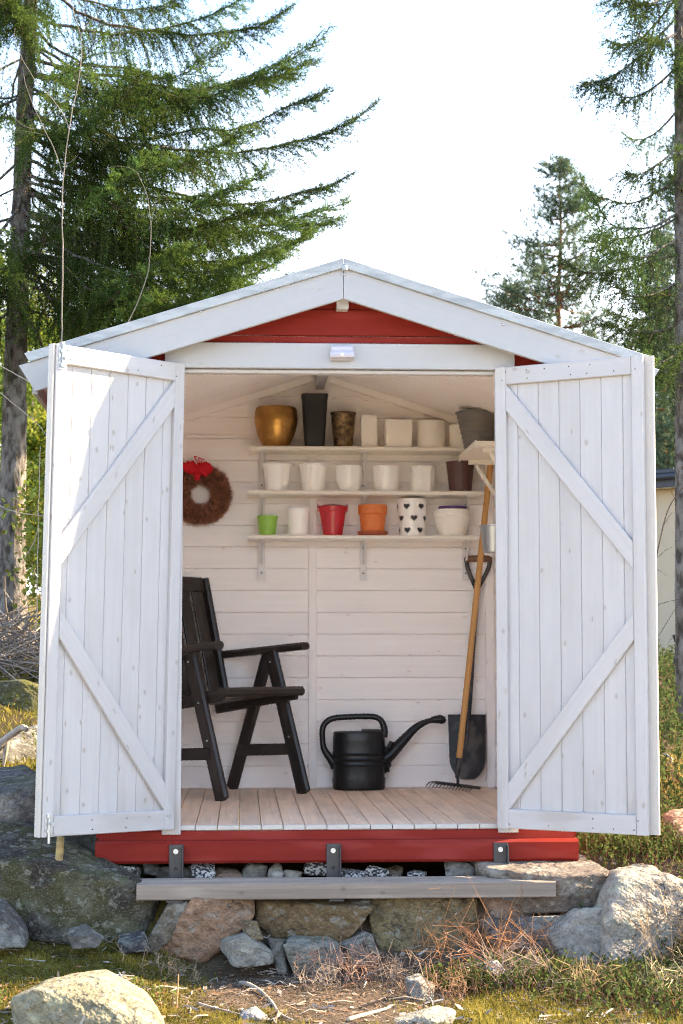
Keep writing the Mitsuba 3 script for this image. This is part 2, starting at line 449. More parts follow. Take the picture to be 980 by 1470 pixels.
rock([(326, 1350), (350, 1342), (392, 1368), (392, 1384), (348, 1387), (325, 1376)], -.5, .2, (.25, .235, .20), 'smooth grey cobble at the foot of the orange boulder', name='stone', cat='stone', seed=16, lam=.2)
rock([(384, 1346), (408, 1348), (416, 1392), (396, 1396)], -.42, .2, (.10, .095, .085), 'thin dark stone wedged between grey cobble and granite lump', name='stone', cat='stone', seed=17, sub=4)
rock([(410, 1350), (482, 1350), (494, 1378), (470, 1402), (428, 1398)], -.45, .25, (.20, .195, .17), 'greenish grey granite lump below the brown rounded boulder', name='stone', cat='stone', seed=18, moss=.25)
rock([(488, 1356), (528, 1338), (546, 1376), (502, 1390)], -.42, .22, (.16, .14, .12), 'small brown grey stone below gap left of the square block', name='stone', cat='stone', seed=19, sub=4)
rock([(500, 1289), (530, 1289), (532, 1312), (518, 1322)], -.26, .2, (.11, .1, .085), 'small dark stone in the gap above the square block corner', name='stone', cat='stone', seed=20, sub=4)
rock([(345, 1320), (368, 1322), (376, 1342), (352, 1346)], -.38, .2, (.19, .14, .08), 'little tan stone between the orange and brown boulders', name='stone', cat='stone', seed=21, sub=4)
rock([(954, 1212), (962, 1188), (985, 1176), (1045, 1180), (1045, 1246), (976, 1247), (957, 1236)], .05, .4, (.43, .28, .185), 'smooth tan pink boulder at right edge below the open door', seed=22, lam=.25, lichen=(.5, .4, .3), amp=.04, p=8)
rock([(20, 1432), (60, 1412), (118, 1406), (165, 1412), (202, 1432), (228, 1446), (246, 1500), (20, 1500)], -1.5, .5, (.27, .245, .165), 'pale yellowish foreground boulder at lower left', seed=23, sub=6, lam=.45, lichen=(.44, .42, .27), lean=.5, amp=.06)
rock([(-30, 1298), (6, 1302), (38, 1338), (40, 1354), (-30, 1356)], -.5, .3, (.11, .10, .095), 'grey angular stone at left edge in front of dark boulder', name='stone', cat='stone', seed=24, p=24)
rock([(586, 1408), (600, 1404), (622, 1422), (622, 1440), (600, 1446), (588, 1432)], -.95, .1, (.19, .18, .17), 'small grey fist sized stone on soil in front of the square block', name='stone', cat='stone', seed=25, sub=4)
rock([(344, 1456), (362, 1450), (384, 1464), (380, 1480), (346, 1480)], -1.3, .1, (.24, .25, .27), 'pale blue grey stone at bottom edge beside the fallen stick', name='stone', cat='stone', seed=26, sub=4)
rock([(560, 1466), (610, 1452), (650, 1462), (655, 1490), (560, 1490)], -1.45, .2, (.33, .31, .25), 'flat pale stone at the middle of the bottom edge', name='stone', cat='stone', seed=27, sub=4)
rock([(690, 1382), (712, 1378), (724, 1392), (716, 1402), (694, 1398)], -.72, .1, (.45, .45, .44), 'small bleached stone among the dry orange twigs', name='stone', cat='stone', seed=28, sub=4)
rock([(100, 1342), (128, 1335), (148, 1348), (140, 1360), (104, 1362)], -.6, .12, (.115, .105, .095), 'little grey stone in moss under the dark boulder', name='stone', cat='stone', seed=29, sub=4)
rock([(168, 1350), (206, 1344), (214, 1366), (176, 1370)], -.5, .15, (.06, .06, .065), 'charcoal stone tucked between dark boulder and orange boulder', name='stone', cat='stone', seed=30, sub=4)
# rubble between the red base beam and the step
RB = [((143, 1241, 201, 1266), 1, 'black and white speckled granite chunk left of the left bracket'), ((205, 1236, 228, 1251), 0, 'small grey pebble beside the speckled chunk at far left'),
      ((226, 1242, 300, 1270), 0, 'flat dark stone behind the left bracket'), ((272, 1239, 309, 1260), 1, 'speckled granite chunk right of the left bracket'),
      ((306, 1250, 346, 1264), 2, 'pinkish low stone peeping over the step'), ((350, 1238, 382, 1262), 0, 'dark stone in shade under the red beam'),
      ((384, 1246, 406, 1262), 3, 'pale round pebble left of the middle bracket'), ((404, 1248, 432, 1264), 3, 'pale flat pebble just left of the middle bracket'),
      ((437, 1235, 469, 1254), 1, 'speckled granite chunk touching the middle bracket'), ((488, 1248, 524, 1262), 1, 'low speckled stone right of the middle bracket'),
      ((523, 1242, 553, 1262), 1, 'upright speckled granite chunk right of centre'), ((551, 1246, 578, 1262), 4, 'brown mossy pebble under the red beam'),
      ((586, 1250, 610, 1263), 1, 'tiny speckled stone between brown pebble and wedge'), ((638, 1236, 680, 1262), 5, 'grey wedge stone left of the right bracket'),
      ((676, 1242, 712, 1262), 0, 'dark stone beside the right bracket'), ((734, 1240, 768, 1256), 0, 'dark stone under beam right of the right bracket'),
      ((756, 1236, 792, 1249), 3, 'pale chipped stone on top of the granite block'), ((788, 1231, 814, 1243), 5, 'small grey shim stone under the beam end'),
      ((812, 1230, 830, 1244), 2, 'tan shim stone under the right beam end')]
RC_ = [(.10, .095, .09), None, (.36, .25, .20), (.42, .39, .34), (.17, .12, .06), (.30, .29, .28)]
for k, ((x0, y0, x1, y1), t, lab) in enumerate(RB):
    r = np.random.default_rng(100 + k); a = r.uniform(.1, .35, 4)
    w, h = x1 - x0, y1 - y0
    poly = [(x0, y0 + a[0] * h), (x0 + a[1] * w, y0), (x1 - a[2] * w, y0 + .1 * h), (x1, y0 + a[3] * h), (x1 - .1 * w, y1), (x0 + .05 * w, y1)]
    rock(poly, -.02 + .03 * (k % 3), .16, RC_[t], lab, name='rubble_stone', cat='stone', seed=40 + k, sub=4, speckled=t == 1, amp=.06, group='rubble stones under the shed')
# rocks up the slope at left
rock([(-40, 1075), (20, 1060), (62, 1085), (70, 1150), (-40, 1160)], 2.6, .9, (.09, .085, .07), 'grey lichen spotted rock on the slope left of the left door', seed=60, lam=.5, lichen=(.36, .36, .33))
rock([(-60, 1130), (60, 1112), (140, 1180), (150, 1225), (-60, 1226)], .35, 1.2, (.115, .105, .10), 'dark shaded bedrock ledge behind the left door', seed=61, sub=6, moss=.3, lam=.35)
rock([(-50, 985), (30, 978), (110, 1010), (120, 1070), (-50, 1075)], 4.2, 1.2, (.10, .10, .05), 'moss covered mound of rock below the brushwood', seed=62, moss=.7, lam=.1)
rock([(905, 1120), (938, 1085), (965, 1120), (968, 1165), (905, 1165)], 3.0, .8, (.30, .31, .33), 'grey blue rock behind the right door edge', seed=63, lam=.2)

# ------------------------------------------------------------------ the shed
shed = thing('garden_shed', 'small white and red wooden garden shed with both doors standing open', 'shed')
XL, XR, XM, YB, FZ = -.622, 1.447, .432, 2.30, .60          # outer sides, ridge, back wall, floor
ZT, SL, OV = 3.044, .3135, .13                               # ridge top, roof slope, front overhang
X = lambda px, Y: P(px, 900, Y)[0]


def roofz(x, z0=ZT): return z0 - SL * abs(x - XM)


# floor
nb = 21; fw = (XR - XL - .09) / nb
for k in range(nb):
    x = XL + .045 + fw * (k + .5)
    part(shed, 'floor_plank', board((x, .012 + rng.uniform(0, .003), FZ - .014), (x, YB - .02, FZ - .014), (1, 0, 0), fw - .003, .028, .002), 'floor_wood')
for k in range(nb):
    x = XL + .045 + fw * k
    if x > -.36 and x + fw < 1.24: part(shed, 'plank_end', boxm((x + .002, -.007 + rng.uniform(-.002, .002), FZ - .019 + rng.uniform(-.002, .001)), (x + fw - .002, .0105, FZ + .0012), .002), 'trim_white')
part(shed, 'sill_board', boxm((XL + .012, -.012, FZ - .082), (XR - .012, .012, FZ - .0225), .004), 'red_paint')
bb = board((XL, -.02, .492), (XR, -.02, .492), (0, 0, 1), .094, .075, .012)
part(shed, 'base_beam', bb, 'red_paint')
for x in (XL + .03, XM, XR - .03): part(shed, 'floor_joist', board((x, .03, .50), (x, YB, .50), (0, 0, 1), .09, .045), 'grey_wood')
# red front wall slivers, posts
for (x0, x1) in ((XL, -.345), (1.195, XR)):
    z = .545
    while z < 2.69:
        part(shed, 'cladding_plank', boxm((x0, .0, z), (x1, .02, min(z + .1175, 2.69)), .003), 'red_paint'); z += .12
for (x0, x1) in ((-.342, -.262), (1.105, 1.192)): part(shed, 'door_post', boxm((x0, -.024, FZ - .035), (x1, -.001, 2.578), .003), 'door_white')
# header and gable
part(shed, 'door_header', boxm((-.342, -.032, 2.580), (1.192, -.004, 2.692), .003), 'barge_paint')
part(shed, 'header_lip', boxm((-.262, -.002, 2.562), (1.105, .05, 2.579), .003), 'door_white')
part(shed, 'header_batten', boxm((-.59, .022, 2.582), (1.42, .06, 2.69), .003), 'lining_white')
z = 2.694
for k, hh in enumerate((.034, .119, .119, .119)):
    zm = z + hh / 2
    if hh and zm + hh / 2 < 3.0:
        hx = (ZT - .05 - zm) / SL
        part(shed, 'gable_plank', board((max(XM - hx, XL - .2), .006 - .004 * (k % 2), zm), (min(XM + hx, XR + .2), .006 - .004 * (k % 2), zm), (0, 0, 1), hh - .003, .022, .0025), 'red_paint')
    z += hh
# side walls
for side, x in ((0, XL), (1, XR)):
    z = .545
    while z < roofz(x) - .12:
        o = (x, x + .018) if side == 0 else (x - .018, x)
        part(shed, 'side_cladding', boxm((o[0], .022, z), (o[1], YB + .02, z + .118), .003), 'red_paint')
        o = (x + .02, x + .036) if side == 0 else (x - .036, x - .02)
        part(shed, 'side_lining_plank', boxm((o[0], .03, z + .056), (o[1], YB - .012, z + .056 + .1185), .004), 'lining_white'); z += .121
# back wall lining
z = 1.577 - .122 * 8 - .0005
while z < 2.92:
    zm = z + .061
    hx = (2.92 - zm) / SL
    x0, x1 = max(XM - hx - .12, XL + .04), min(XM + hx + .12, XR - .04)
    if x1 - x0 > .1: part(shed, 'back_wall_plank', board((x0, YB - .008 + rng.uniform(-.0008, .0008), zm), (x1, YB - .008 + rng.uniform(-.0008, .0008), zm), (0, 0, 1), .1206, .016, .0022), 'lining_white')
    z += .122
part(shed, 'back_wall_sheet', boxm((XL + .02, YB + .003, .5), (XR - .02, YB + .02, 2.62), .001), 'lining_white')
gv_ = np.array([(XL, YB + .003, 2.6), (XR, YB + .003, 2.6), (XR, YB + .003, roofz(XR) - .12), (XM, YB + .003, ZT - .1), (XL, YB + .003, roofz(XL) - .1)])
gb_ = np.vstack([gv_, gv_ + [0, .017, 0]])
part(shed, 'back_gable_sheet', (gb_, np.array([(0, 1, 2), (0, 2, 3), (0, 3, 4), (5, 7, 6), (5, 8, 7), (5, 9, 8)])), 'red_paint')
YI = YB - .0165                                                # inner face of the back wall
part(shed, 'wall_stud', boxm((X(442.5, YI), YI - .021, FZ), (X(454.5, YI), YI - .0005, 2.80), .003), 'lining_white')
part(shed, 'corner_stud', boxm((XR - .084, YI - .035, FZ), (XR - .037, YI - .0005, 2.60), .003), 'lining_white')
part(shed, 'corner_stud', boxm((XL + .037, YI - .035, FZ), (XL + .084, YI - .0005, 2.60), .003), 'lining_white')
part(shed, 'wall_rail', boxm((XL + .085, YI - .012, 2.555), (X(366, YI), YI - .0005, 2.575), .003), 'lining_white')
# roof: deck boards seen from inside, slab, eaves, flashing, barge boards
ZU = 2.925
sl = math.hypot(1, SL)
for s, xe in ((-1, -.925), (1, 1.775)):
    m = M(); y = -.09
    while y < YB + .1:
        za, zb = ZU + .01, ZU + .01 - SL * abs(xe - XM)
        m.add(*board((XM + s * .001, y + .029, za), (xe - s * .03, y + .029, zb), (0, 1, 0), .0565, .018, .0075)); y += .058
    part(shed, 'roof_deck', m, 'lining_white', stuff=True)
    a, b = np.array([XM + s * .002, 0, 0]), np.array([xe - s * .012, 0, 0])
    v = []
    for y in (-OV + .03, YB + .14):
        for x, dz in ((a[0], -.014), (b[0], -.014), (b[0], -.085), (a[0], -.085)): v.append((x, y, roofz(x) + dz))
    v = np.array(v)
    part(shed, 'roof_slab', (v, np.array([(0, 1, 5, 4), (1, 2, 6, 5), (2, 3, 7, 6), (3, 0, 4, 7), (0, 3, 2, 1), (4, 5, 6, 7)])), 'roof_dark')
    th = math.atan(SL)
    up = np.array([s * math.sin(th), 0, math.cos(th)])
    for nm, off, w, y, t, mat, cut in (('barge_board', -.1095, .127, -OV - .0, .026, 'barge_paint', .62), ('roof_flashing', -.0215, .041, -OV - .012, .034, 'flashing', .45)):
        p0 = np.array([XM, y, ZT + off / 1.0]); p1 = np.array([xe, y, ZT + off - SL * abs(xe - XM)])
        # plumb cut at the ridge, slanted cut at the eaves
        part(shed, nm, board(p0 + unit(p1 - p0) * .0015, p1, up, w, t, .002, s0=-SL, s1=.28), mat)
    part(shed, 'eaves_board', board((xe - s * .03, -OV + .03, roofz(xe) - .12), (xe - s * .03, YB + .12, roofz(xe) - .12), (0, 0, 1), .10, .022), 'barge_paint')
    part(shed, 'back_rafter', board((XM + s * .036, YI - .022, ZU - .024), (XM + s * .99, YI - .022, ZU - .024 - SL * .99), up, .046, .042, .003), 'lining_white')
part(shed, 'ridge_beam', boxm((XM - .026, -.080, 2.836), (XM + .026, YI - .002, 2.918), .004), 'door_white')
part(shed, 'ridge_knob', lathe([(.001, -.012), (.012, -.010), (.013, 0), (.010, .010), (.001, .012)], np.array([XM + .004, -OV - .033, ZT - .045]), 16), 'flashing', 40)
for px, py in ((494, 394), (288, 447), (722, 466), (42, 519)):
    part(shed, 'barge_screw', (lambda c: lathe([(.0005, -.003), (.006, -.003), (.006, .001), (.0005, .004)], c, 12))(P(px, py, -OV - .018)), 'zinc', 40)

# doors
def shed_door(o, top, outer, s, lab):
    k = f'{shed}__door'; k = fresh(k)
    labels[k] = {'label': lab}
    o, top, outer = map(np.asarray, (o, top, outer))
    U, Vv = unit(outer - o), unit(top - o); W, H = np.linalg.norm(outer - o), np.linalg.norm(top - o)
    Nn = np.cross(U, Vv); Nn = Nn if Nn[1] < 0 else -Nn             # towards the camera: inner side of the door
    at = lambda u, v, n=0.0: o + U * u + Vv * v + Nn * n
    sub = lambda name, mesh, mat, sm=False: part(k, name, mesh, mat, sm)
    n = 7; pw = (W - .004) / n
    for q in range(n):
        u = .002 + pw * (q + .5)
        sub('plank', board(at(u, .004, -.028 + rng.uniform(-.0006, .0006)), at(u, H - .004, -.028 + rng.uniform(-.0006, .0006)), U, pw - .0012, .018, .0026), 'door_white')
    st = .052
    sub('stile', board(at(st / 2, 0, -.008), at(st / 2, H, -.008), U, st, .022, .003), 'door_white')
    sub('stile', board(at(W - st / 2, 0, -.008), at(W - st / 2, H, -.008), U, st, .022, .003), 'door_white')
    sub('rail', board(at(st + .001, H - .039, -.0085), at(W - st - .001, H - .039, -.0085), Vv, .078, .021, .003), 'door_white')
    sub('rail', board(at(st + .001, .041, -.0085), at(W - st - .001, .041, -.0085), Vv, .082, .021, .003), 'door_white')
    bw = .074
    for (u0, v0, u1, v1) in ((st, H - .135, W - st, 1.155), (W - st, .865, st, .135)):
        a, b = at(u0, v0, -.0085), at(u1, v1, -.0085); d = unit(b - a); wd = np.cross(d, Nn)
        cs = (d @ U); sh = -(wd @ U) / cs                            # end cuts parallel to the stiles
        sub('brace', board(a + d * .002, b - d * .002, wd, bw, .020, .003, s0=sh, s1=sh), 'door_white')
    nm = M()
    for q in range(n):
        for v in (.02, .058, H - .058, H - .022):
            cc = at(.002 + pw * (q + .5) + rng.uniform(-.02, .02), v, .0025)
            if rng.uniform() < .6: nm.add(*tube([cc - Nn * .004, cc + Nn * .0008], .0032, 6))
    part(k, 'nails', nm, 'tool_steel', stuff=True)
    return k, at, W, H, sub


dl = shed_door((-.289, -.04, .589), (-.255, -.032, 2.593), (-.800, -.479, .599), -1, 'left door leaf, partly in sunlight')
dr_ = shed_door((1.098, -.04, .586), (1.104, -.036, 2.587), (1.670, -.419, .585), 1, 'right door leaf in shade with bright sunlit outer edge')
k, at, W, H, sub = dr_
sub('cover_strip', board(at(W + .012, .002, -.034), at(W + .012, H - .002, -.034), at(1, 0) - at(0, 0), .05, .016, .003), 'trim_white')
k, at, W, H, sub = dl
sub('edge_strip', board(at(W + .008, .0, -.022), at(W + .008, H, -.022), at(1, 0) - at(0, 0), .012, .034, .003), 'trim_white')
for v, d in ((.055, -1), (H - .06, 1)):
    sub('bolt_plate', board(at(W - .026, v - .045, .005), at(W - .026, v + .045, .005), at(1, 0) - at(0, 0), .034, .003, .001), 'zinc')
    sub('bolt_rod', tube([at(W - .026, v - .05 + (.02 if d > 0 else -.03), .011), at(W - .026, v + .05 + (.02 if d > 0 else -.03), .011)], .006, 10), 'zinc', 40)
    sub('bolt_knob', tube([at(W - .026, v, .012), at(W - .026, v, .034)], [.006, .008], 10), 'zinc', 40)
    for dv in (-.028, .03): sub('bolt_guide', board(at(W - .026, v + dv - .007, .012), at(W - .026, v + dv + .007, .012), at(1, 0) - at(0, 0), .026, .017, .005), 'zinc')

# lamp with motion sensor on the header
lamp = thing('wall_light', 'small white plastic motion sensor light on the header above the doorway', 'wall light')
c = P(490.5, 507, -.05)
part(lamp, 'housing', board(c + [-.047, .004, .014], c + [.047, .004, .014], (0, 0, 1), .040, .034, .008), 'plastic_white')
part(lamp, 'lamp_head', board(c + [-.052, -.012, -.014], c + [.052, -.012, -.014], (0, .35, 1), .030, .048, .007), 'plastic_white')
part(lamp, 'sensor', (lambda v, f: (v * .007 + c + [.0, -.037, -.012], f))(*icos(2)), 'ceramic_white', True)

# step
step = thing('wooden_step', 'weathered grey plank step hung from black brackets below the threshold', 'step')
zs = P(480, 1259, -.10)[2]
x0, x1 = P(196, 1275, -.3)[0], P(797, 1275, -.3)[0]
for y, d in ((-.285, 0), (-.228, .002), (-.171, .001), (-.114, .003)):
    part(step, 'plank', board((x0 + d, y, zs - .032), (x1 - d, y, zs - .032), (0, 1, 0), .054, .064, .004), 'grey_wood')
for px in (255, 478.5, 716):
    x = X(px, -.07)
    br = part(step, 'bracket', boxm((x - .031, -.067, zs - .06), (x + .031, -.0585, P(480, 1211, -.065)[2]), .002), 'black_steel')
    part(step, 'bracket_arm', boxm((x - .031, -.31, zs - .0735), (x + .031, -.068, zs - .066), .002), 'black_steel')
    part(step, 'bracket_flange', boxm((x + .024, -.10, zs - .06), (x + .031, -.068, P(480, 1214, -.065)[2]), .002), 'black_steel')
    for dz, nm, r, mt in ((-.028, 'bolt_head', .011, 'zinc'), (-.10, 'bolt_hole', .008, 'black_plastic')):
        cc = np.array([x - .002, -.070, P(480, 1211, -.065)[2] + dz]); q = tube([cc + [0, .003, 0], cc + [0, -.004 if r > .01 else .001, 0]], r, 12)
        part(step, nm, q, mt, 40)
# ------------------------------------------------------------------ shelves on the back wall
YF = YI - .235
SHZ = [P(520, yy, YF)[2] for yy in (640.5, 704, 768)]
SHN = ('top', 'middle', 'bottom')
for k, (z, xa, xb) in enumerate(zip(SHZ, (357, 355, 356), (691, 694, 688))):
    t = thing('wall_shelf', f'long cream {SHN[k]} shelf of pots on the back wall', 'shelf', 'pot shelves on the back wall')
    part(t, 'shelf_board', boxm((X(xa, YF), YF, z - .024), (X(xb, YF), YI - .003, z), .007), 'cream')
    for px in (375, 521, 668):
        x = X(px, YI)
        b = part(t, 'bracket', boxm((x - .019, YI - .0265, z - .24), (x + .019, YI - .0225, z - .0265), .001), 'steel_white')
        pth = np.array([(x, YI - .026, z - .15), (x, YI - .06, z - .07), (x, YI - .12, z - .035), (x, YI - .19, z - .029)])
        part(t, 'bracket_arm', boxm((x - .019, YI - .2, z - .0285), (x + .019, YI - .028, z - .0245), .001), 'steel_white')
        part(t, 'bracket_rib', board(pth[0], pth[-1], (1, 0, 0), .012, .006, .001), 'steel_white')
        for dz in (-.06, -.2): part(t, 'screw', (lambda v, f: (v * [.005, .003, .005] + [x, YI - .027, z + dz], f))(*icos(1)), 'tool_steel', True)

YP = YI - .12
PZ0 = lambda py: P(480, py, YP)[2]


def pot(row, xa, xb, ytop, name, label, prof, mat, n=48, smooth=35, power=None, rot=0.0, group=None, cat='flower pot', lobes=None, wall=.006):
    """prof: outer profile in units (radius 1 = half the width at its widest, height 1 = full height)."""
    x = (X(xa, YP) + X(xb, YP)) / 2; R = abs(X(xb, YP) - X(xa, YP)) / 2; z0 = SHZ[row] + .0005; Hh = PZ0(ytop) - z0
    pr = [(max(r, .001) * R, h * Hh) for r, h in prof]
    inner = [(max(r - wall, .001), max(h, .012)) for r, h in pr[::-1]]
    inner[0] = (pr[-1][0] - wall, pr[-1][1] - .001)
    c = np.array([x, YP, z0])
    k = whole(name, label, cat, lathe(pr + inner, c, n, power, rot, lobes=lobes), mat, smooth, group)
    return k, c, R, Hh


bell = [(.60, 0), (.66, .01), (.78, .25), (.88, .55), (.95, .8), (.985, .94), (1, .965), (1, .99), (.985, 1)]
cone = [(.72, 0), (.75, .015), (.84, .4), (.92, .75), (.955, .90), (.99, .91), (1, .93), (1, .985), (.985, 1)]
cup = [(.60, 0), (.68, .012), (.80, .12), (.91, .32), (.965, .55), (.975, .8), (.985, .95), (1, .97), (.99, 1)]
straight = [(.93, 0), (.98, .012), (1, .06), (1, .92), (.985, .975), (.96, 1)]
G = 'white pots on the middle shelf'
pot(0, 364, 427, 586, 'bronze_bowl', 'large rounded gold coloured pot at the left end of the top shelf', [(.52, 0), (.56, .01), (.72, .16), (.88, .36), (.98, .6), (1, .75), (.965, .92), (.92, .985), (.89, 1)], 'gold', 64)
k_, c_, R_, H_ = pot(0, 432, 470.5, 567.5, 'tall_square_pot', 'tall glossy black square tapered pot on the top shelf', [(.70, 0), (.74, .01), (.735, .11), (.76, .13), (.84, .45), (.93, .8), (.97, .95), (1, .965), (1, .99), (.985, 1)], 'black_plastic', 64, power=9)
pt_, c_, R_, H_ = pot(0, 474, 511.5, 592.5, 'bronze_vase', 'slim bronze tapered pot with raised lattice on the top shelf', [(.64, 0), (.66, .02), (.78, .4), (.9, .82), (.93, .84), (.94, .86), (.92, .88), (.97, .955), (1, .965), (1, .99), (.985, 1)], 'bronze')
for q in range(12):                                             # the raised lattice of the bronze pot
    for s in (-1, 1):
        tt = np.linspace(0, 1, 9); h = .08 + .70 * tt
        rr = R_ * np.interp(h, [.02, .4, .82], [.66, .78, .9]) + .0005; aa = q * math.pi / 6 + s * tt * 1.05
        part(pt_, 'lattice_ridge', tube(np.stack([c_[0] + rr * np.cos(aa), c_[1] + rr * np.sin(aa), c_[2] + h * H_], 1), .0022, 5), 'bronze', True)
pot(0, 518, 541.5, 597.5, 'tall_box_planter', 'tall narrow white rectangular pot on the top shelf', straight, 'ceramic_cream', 64, power=14, smooth=25)
pot(0, 552.5, 591.5, 604, 'cube_planter', 'white cube shaped pot on the top shelf', straight, 'ceramic_cream', 64, power=14, smooth=25)
pot(0, 600, 639.5, 604, 'cylinder_pot', 'larger white cylinder pot on the top shelf, beside the cube pot', straight, 'ceramic_cream')
pot(0, 646, 680, 610, 'cylinder_pot', 'smaller white cylinder pot at the right end of the top shelf', straight, 'ceramic_cream')
pot(1, 376, 417, 666.5, 'white_pot', 'glossy white tapered pot at the left end of the middle shelf', cone, 'ceramic_white', group=G)
pot(1, 429, 470, 666.5, 'white_pot', 'second glossy white tapered pot from the left on the middle shelf', cone, 'ceramic_white', group=G)
pot(1, 482, 520, 669.5, 'white_pot', 'larger rounded white cup pot in the middle of the middle shelf', cup, 'ceramic_white', group=G)
pot(1, 535.5, 574, 669.5, 'white_pot', 'rounded white cup pot next to the octagonal pot', cup, 'ceramic_white', group=G)
pot(1, 587, 627.5, 669.5, 'octagonal_pot', 'white octagonal pot with flared rim on the middle shelf', [(.80, 0), (.84, .015), (.86, .1), (.885, .78), (.90, .86), (.97, .92), (1, .95), (.99, 1)], 'ceramic_white', 8, smooth=20, rot=math.pi / 8 + .2)
pot(1, 641, 682.5, 662.5, 'ribbed_pot', 'dark brown ribbed tapered pot at the right end of the middle shelf', [(.74, 0), (.76, .01), (.98, .97), (1, .975), (1, .995), (.99, 1)], 'brown_pot', 72, lobes=(24, .05))
pot(2, 368, 398.5, 741, 'small_pot', 'small lime green pot at the left end of the bottom shelf', cone, 'green_pot', lobes=(30, .02), n=60)
pk, pc, pR, pH = pot(2, 411, 444.5, 730, 'white_pot_with_saucer', 'small white ribbed pot standing in a white saucer on the bottom shelf', [(.80, 0), (.80, .1), (.84, .1), (.95, .75), (.985, .86), (1, .88), (1, .985), (.98, 1)], 'ceramic_white')
sc_ = thing('saucer', 'white saucer under the small white pot', 'saucer')
scene[sc_] = shape(lathe([(.6 * pR, 0), (.92 * pR, .003), (1.02 * pR, .020), (1.0 * pR, .022), (.86 * pR, .010), (.805 * pR, .0098)], pc + [0, 0, .0], 48), 'ceramic_white', 35)
bk, bc, bR, bH = pot(2, 457, 498, 727, 'red_bucket', 'shiny red metal bucket pot with wire handle on the bottom shelf', [(.62, 0), (.66, .01), (.67, .05), (.80, .45), (.92, .80), (.955, .81), (.965, .83), (.94, .85), (.98, .95), (1, .965), (1, .99), (.985, 1)], 'red_pot', cat='bucket')
a = np.linspace(0, math.pi, 20)
part(bk, 'handle', tube(np.stack([bc[0] - (bR + .008) * np.cos(a), bc[1] - .06 * np.sin(a), bc[2] + bH - .008 + .0 * a + .012 * np.sin(a)], 1), .002, 6), 'tool_steel', True)
for s in (-1, 1): part(bk, 'handle_ear', boxm(bc + [s * (bR + .002) - .004, -.008, bH - .03], bc + [s * (bR + .002) + .004, .008, bH + .012], .002), 'red_pot')
ok_, oc, oR, oH = pot(2, 514, 556, 725, 'orange_pot', 'bright orange clay pot standing in a brown saucer on the bottom shelf', [(.70, 0), (.73, .16), (.80, .2), (.86, .5), (.885, .68), (.95, .70), (1, .72), (1, .985), (.985, 1)], 'orange_pot')
sc_ = thing('saucer', 'terracotta brown saucer under the orange pot', 'saucer')
scene[sc_] = shape(lathe([(.65 * oR, 0), (.95 * oR, .004), (1.07 * oR, .022), (1.05 * oR, .026), (.9 * oR, .012), (.72 * oR, .0115)], oc + [0, 0, 0], 48), 'saucer_clay', 35)
hk, hc, hR, hH = pot(2, 570, 613.5, 716.5, 'heart_pot', 'tall white pot printed with black hearts on the bottom shelf', [(.76, 0), (.80, .008), (.83, .05), (.88, .35), (.95, .75), (.99, .96), (1, .975), (.985, 1)], 'ceramic_white', 64)
tt = np.linspace(0, 2 * np.pi, 40, endpoint=False)
hx_, hz_ = 16 * np.sin(tt) ** 3 / 17, (13 * np.cos(tt) - 5 * np.cos(2 * tt) - 2 * np.cos(3 * tt) - np.cos(4 * tt)) / 17
for row, h in enumerate((.80, .485, .165)):
    for q in range(6):
        a0 = math.radians(-90 + 60 * q + (30 if row != 1 else 0)) + .06
        v = []
        for sc0 in (1.0, .66, .33):
            for xx, zz in zip(hx_ * sc0, (hz_ - .1) * sc0): v.append((xx, zz))
        v.append((0, -.0)); v = np.array(v) * .0205
        hh = h + v[:, 1] / hH; r = hR * np.interp(hh, [.05, .35, .75, .96], [.83, .88, .95, .99]) + .0009; aa = a0 + v[:, 0] / r
        Vh = np.stack([hc[0] + r * np.cos(aa), hc[1] + r * np.sin(aa), hc[2] + hh * hH], 1)
        j = np.arange(40); f = []
        for L in (0, 1): f += [np.stack([L * 40 + j, L * 40 + (j + 1) % 40, (L + 1) * 40 + (j + 1) % 40], 1), np.stack([L * 40 + j, (L + 1) * 40 + (j + 1) % 40, (L + 1) * 40 + j], 1)]
        f.append(np.stack([80 + j, 80 + (j + 1) % 40, j * 0 + 120], 1))
        part(hk, 'heart', (Vh, np.vstack(f)), 'heart_print', True)
bowl = [(.60, 0), (.64, .01), (.80, .2), (.92, .5), (.965, .70), (.955, .72), (.99, .74), (1, .78), (.985, .82), (.96, .84)]
pot(2, 623, 676, 735, 'basket_bowl', 'white ribbed bowl, the lower of two nested bowls on the bottom shelf', [(.60, 0), (.64, .01), (.74, .16), (.735, .18), (.83, .34), (.825, .36), (.905, .54), (.90, .56), (.955, .76), (.95, .79), (1, .82), (1, .98), (.985, 1)], 'ceramic_cream', 64, cat='bowl')
x = (X(623, YP) + X(676, YP)) / 2; zb = PZ0(738)
whole('basket_bowl', 'white rim of the upper nested bowl on the bottom shelf', 'bowl', lathe([(.075, -.05), (.09, -.004), (.094, .0), (.097, .02), (.096, .026), (.09, .026), (.087, .0), (.072, -.046)], np.array([x, YP, zb]), 64), 'ceramic_cream', 35)
whole('purple_bowl', 'dark purple bowl nested on top of the white bowls', 'bowl', lathe([(.055, -.03), (.078, .022), (.080, .044), (.077, .044), (.072, .02), (.05, -.026)], np.array([x + .004, YP, zb]), 64), 'purple_bowl', 35)

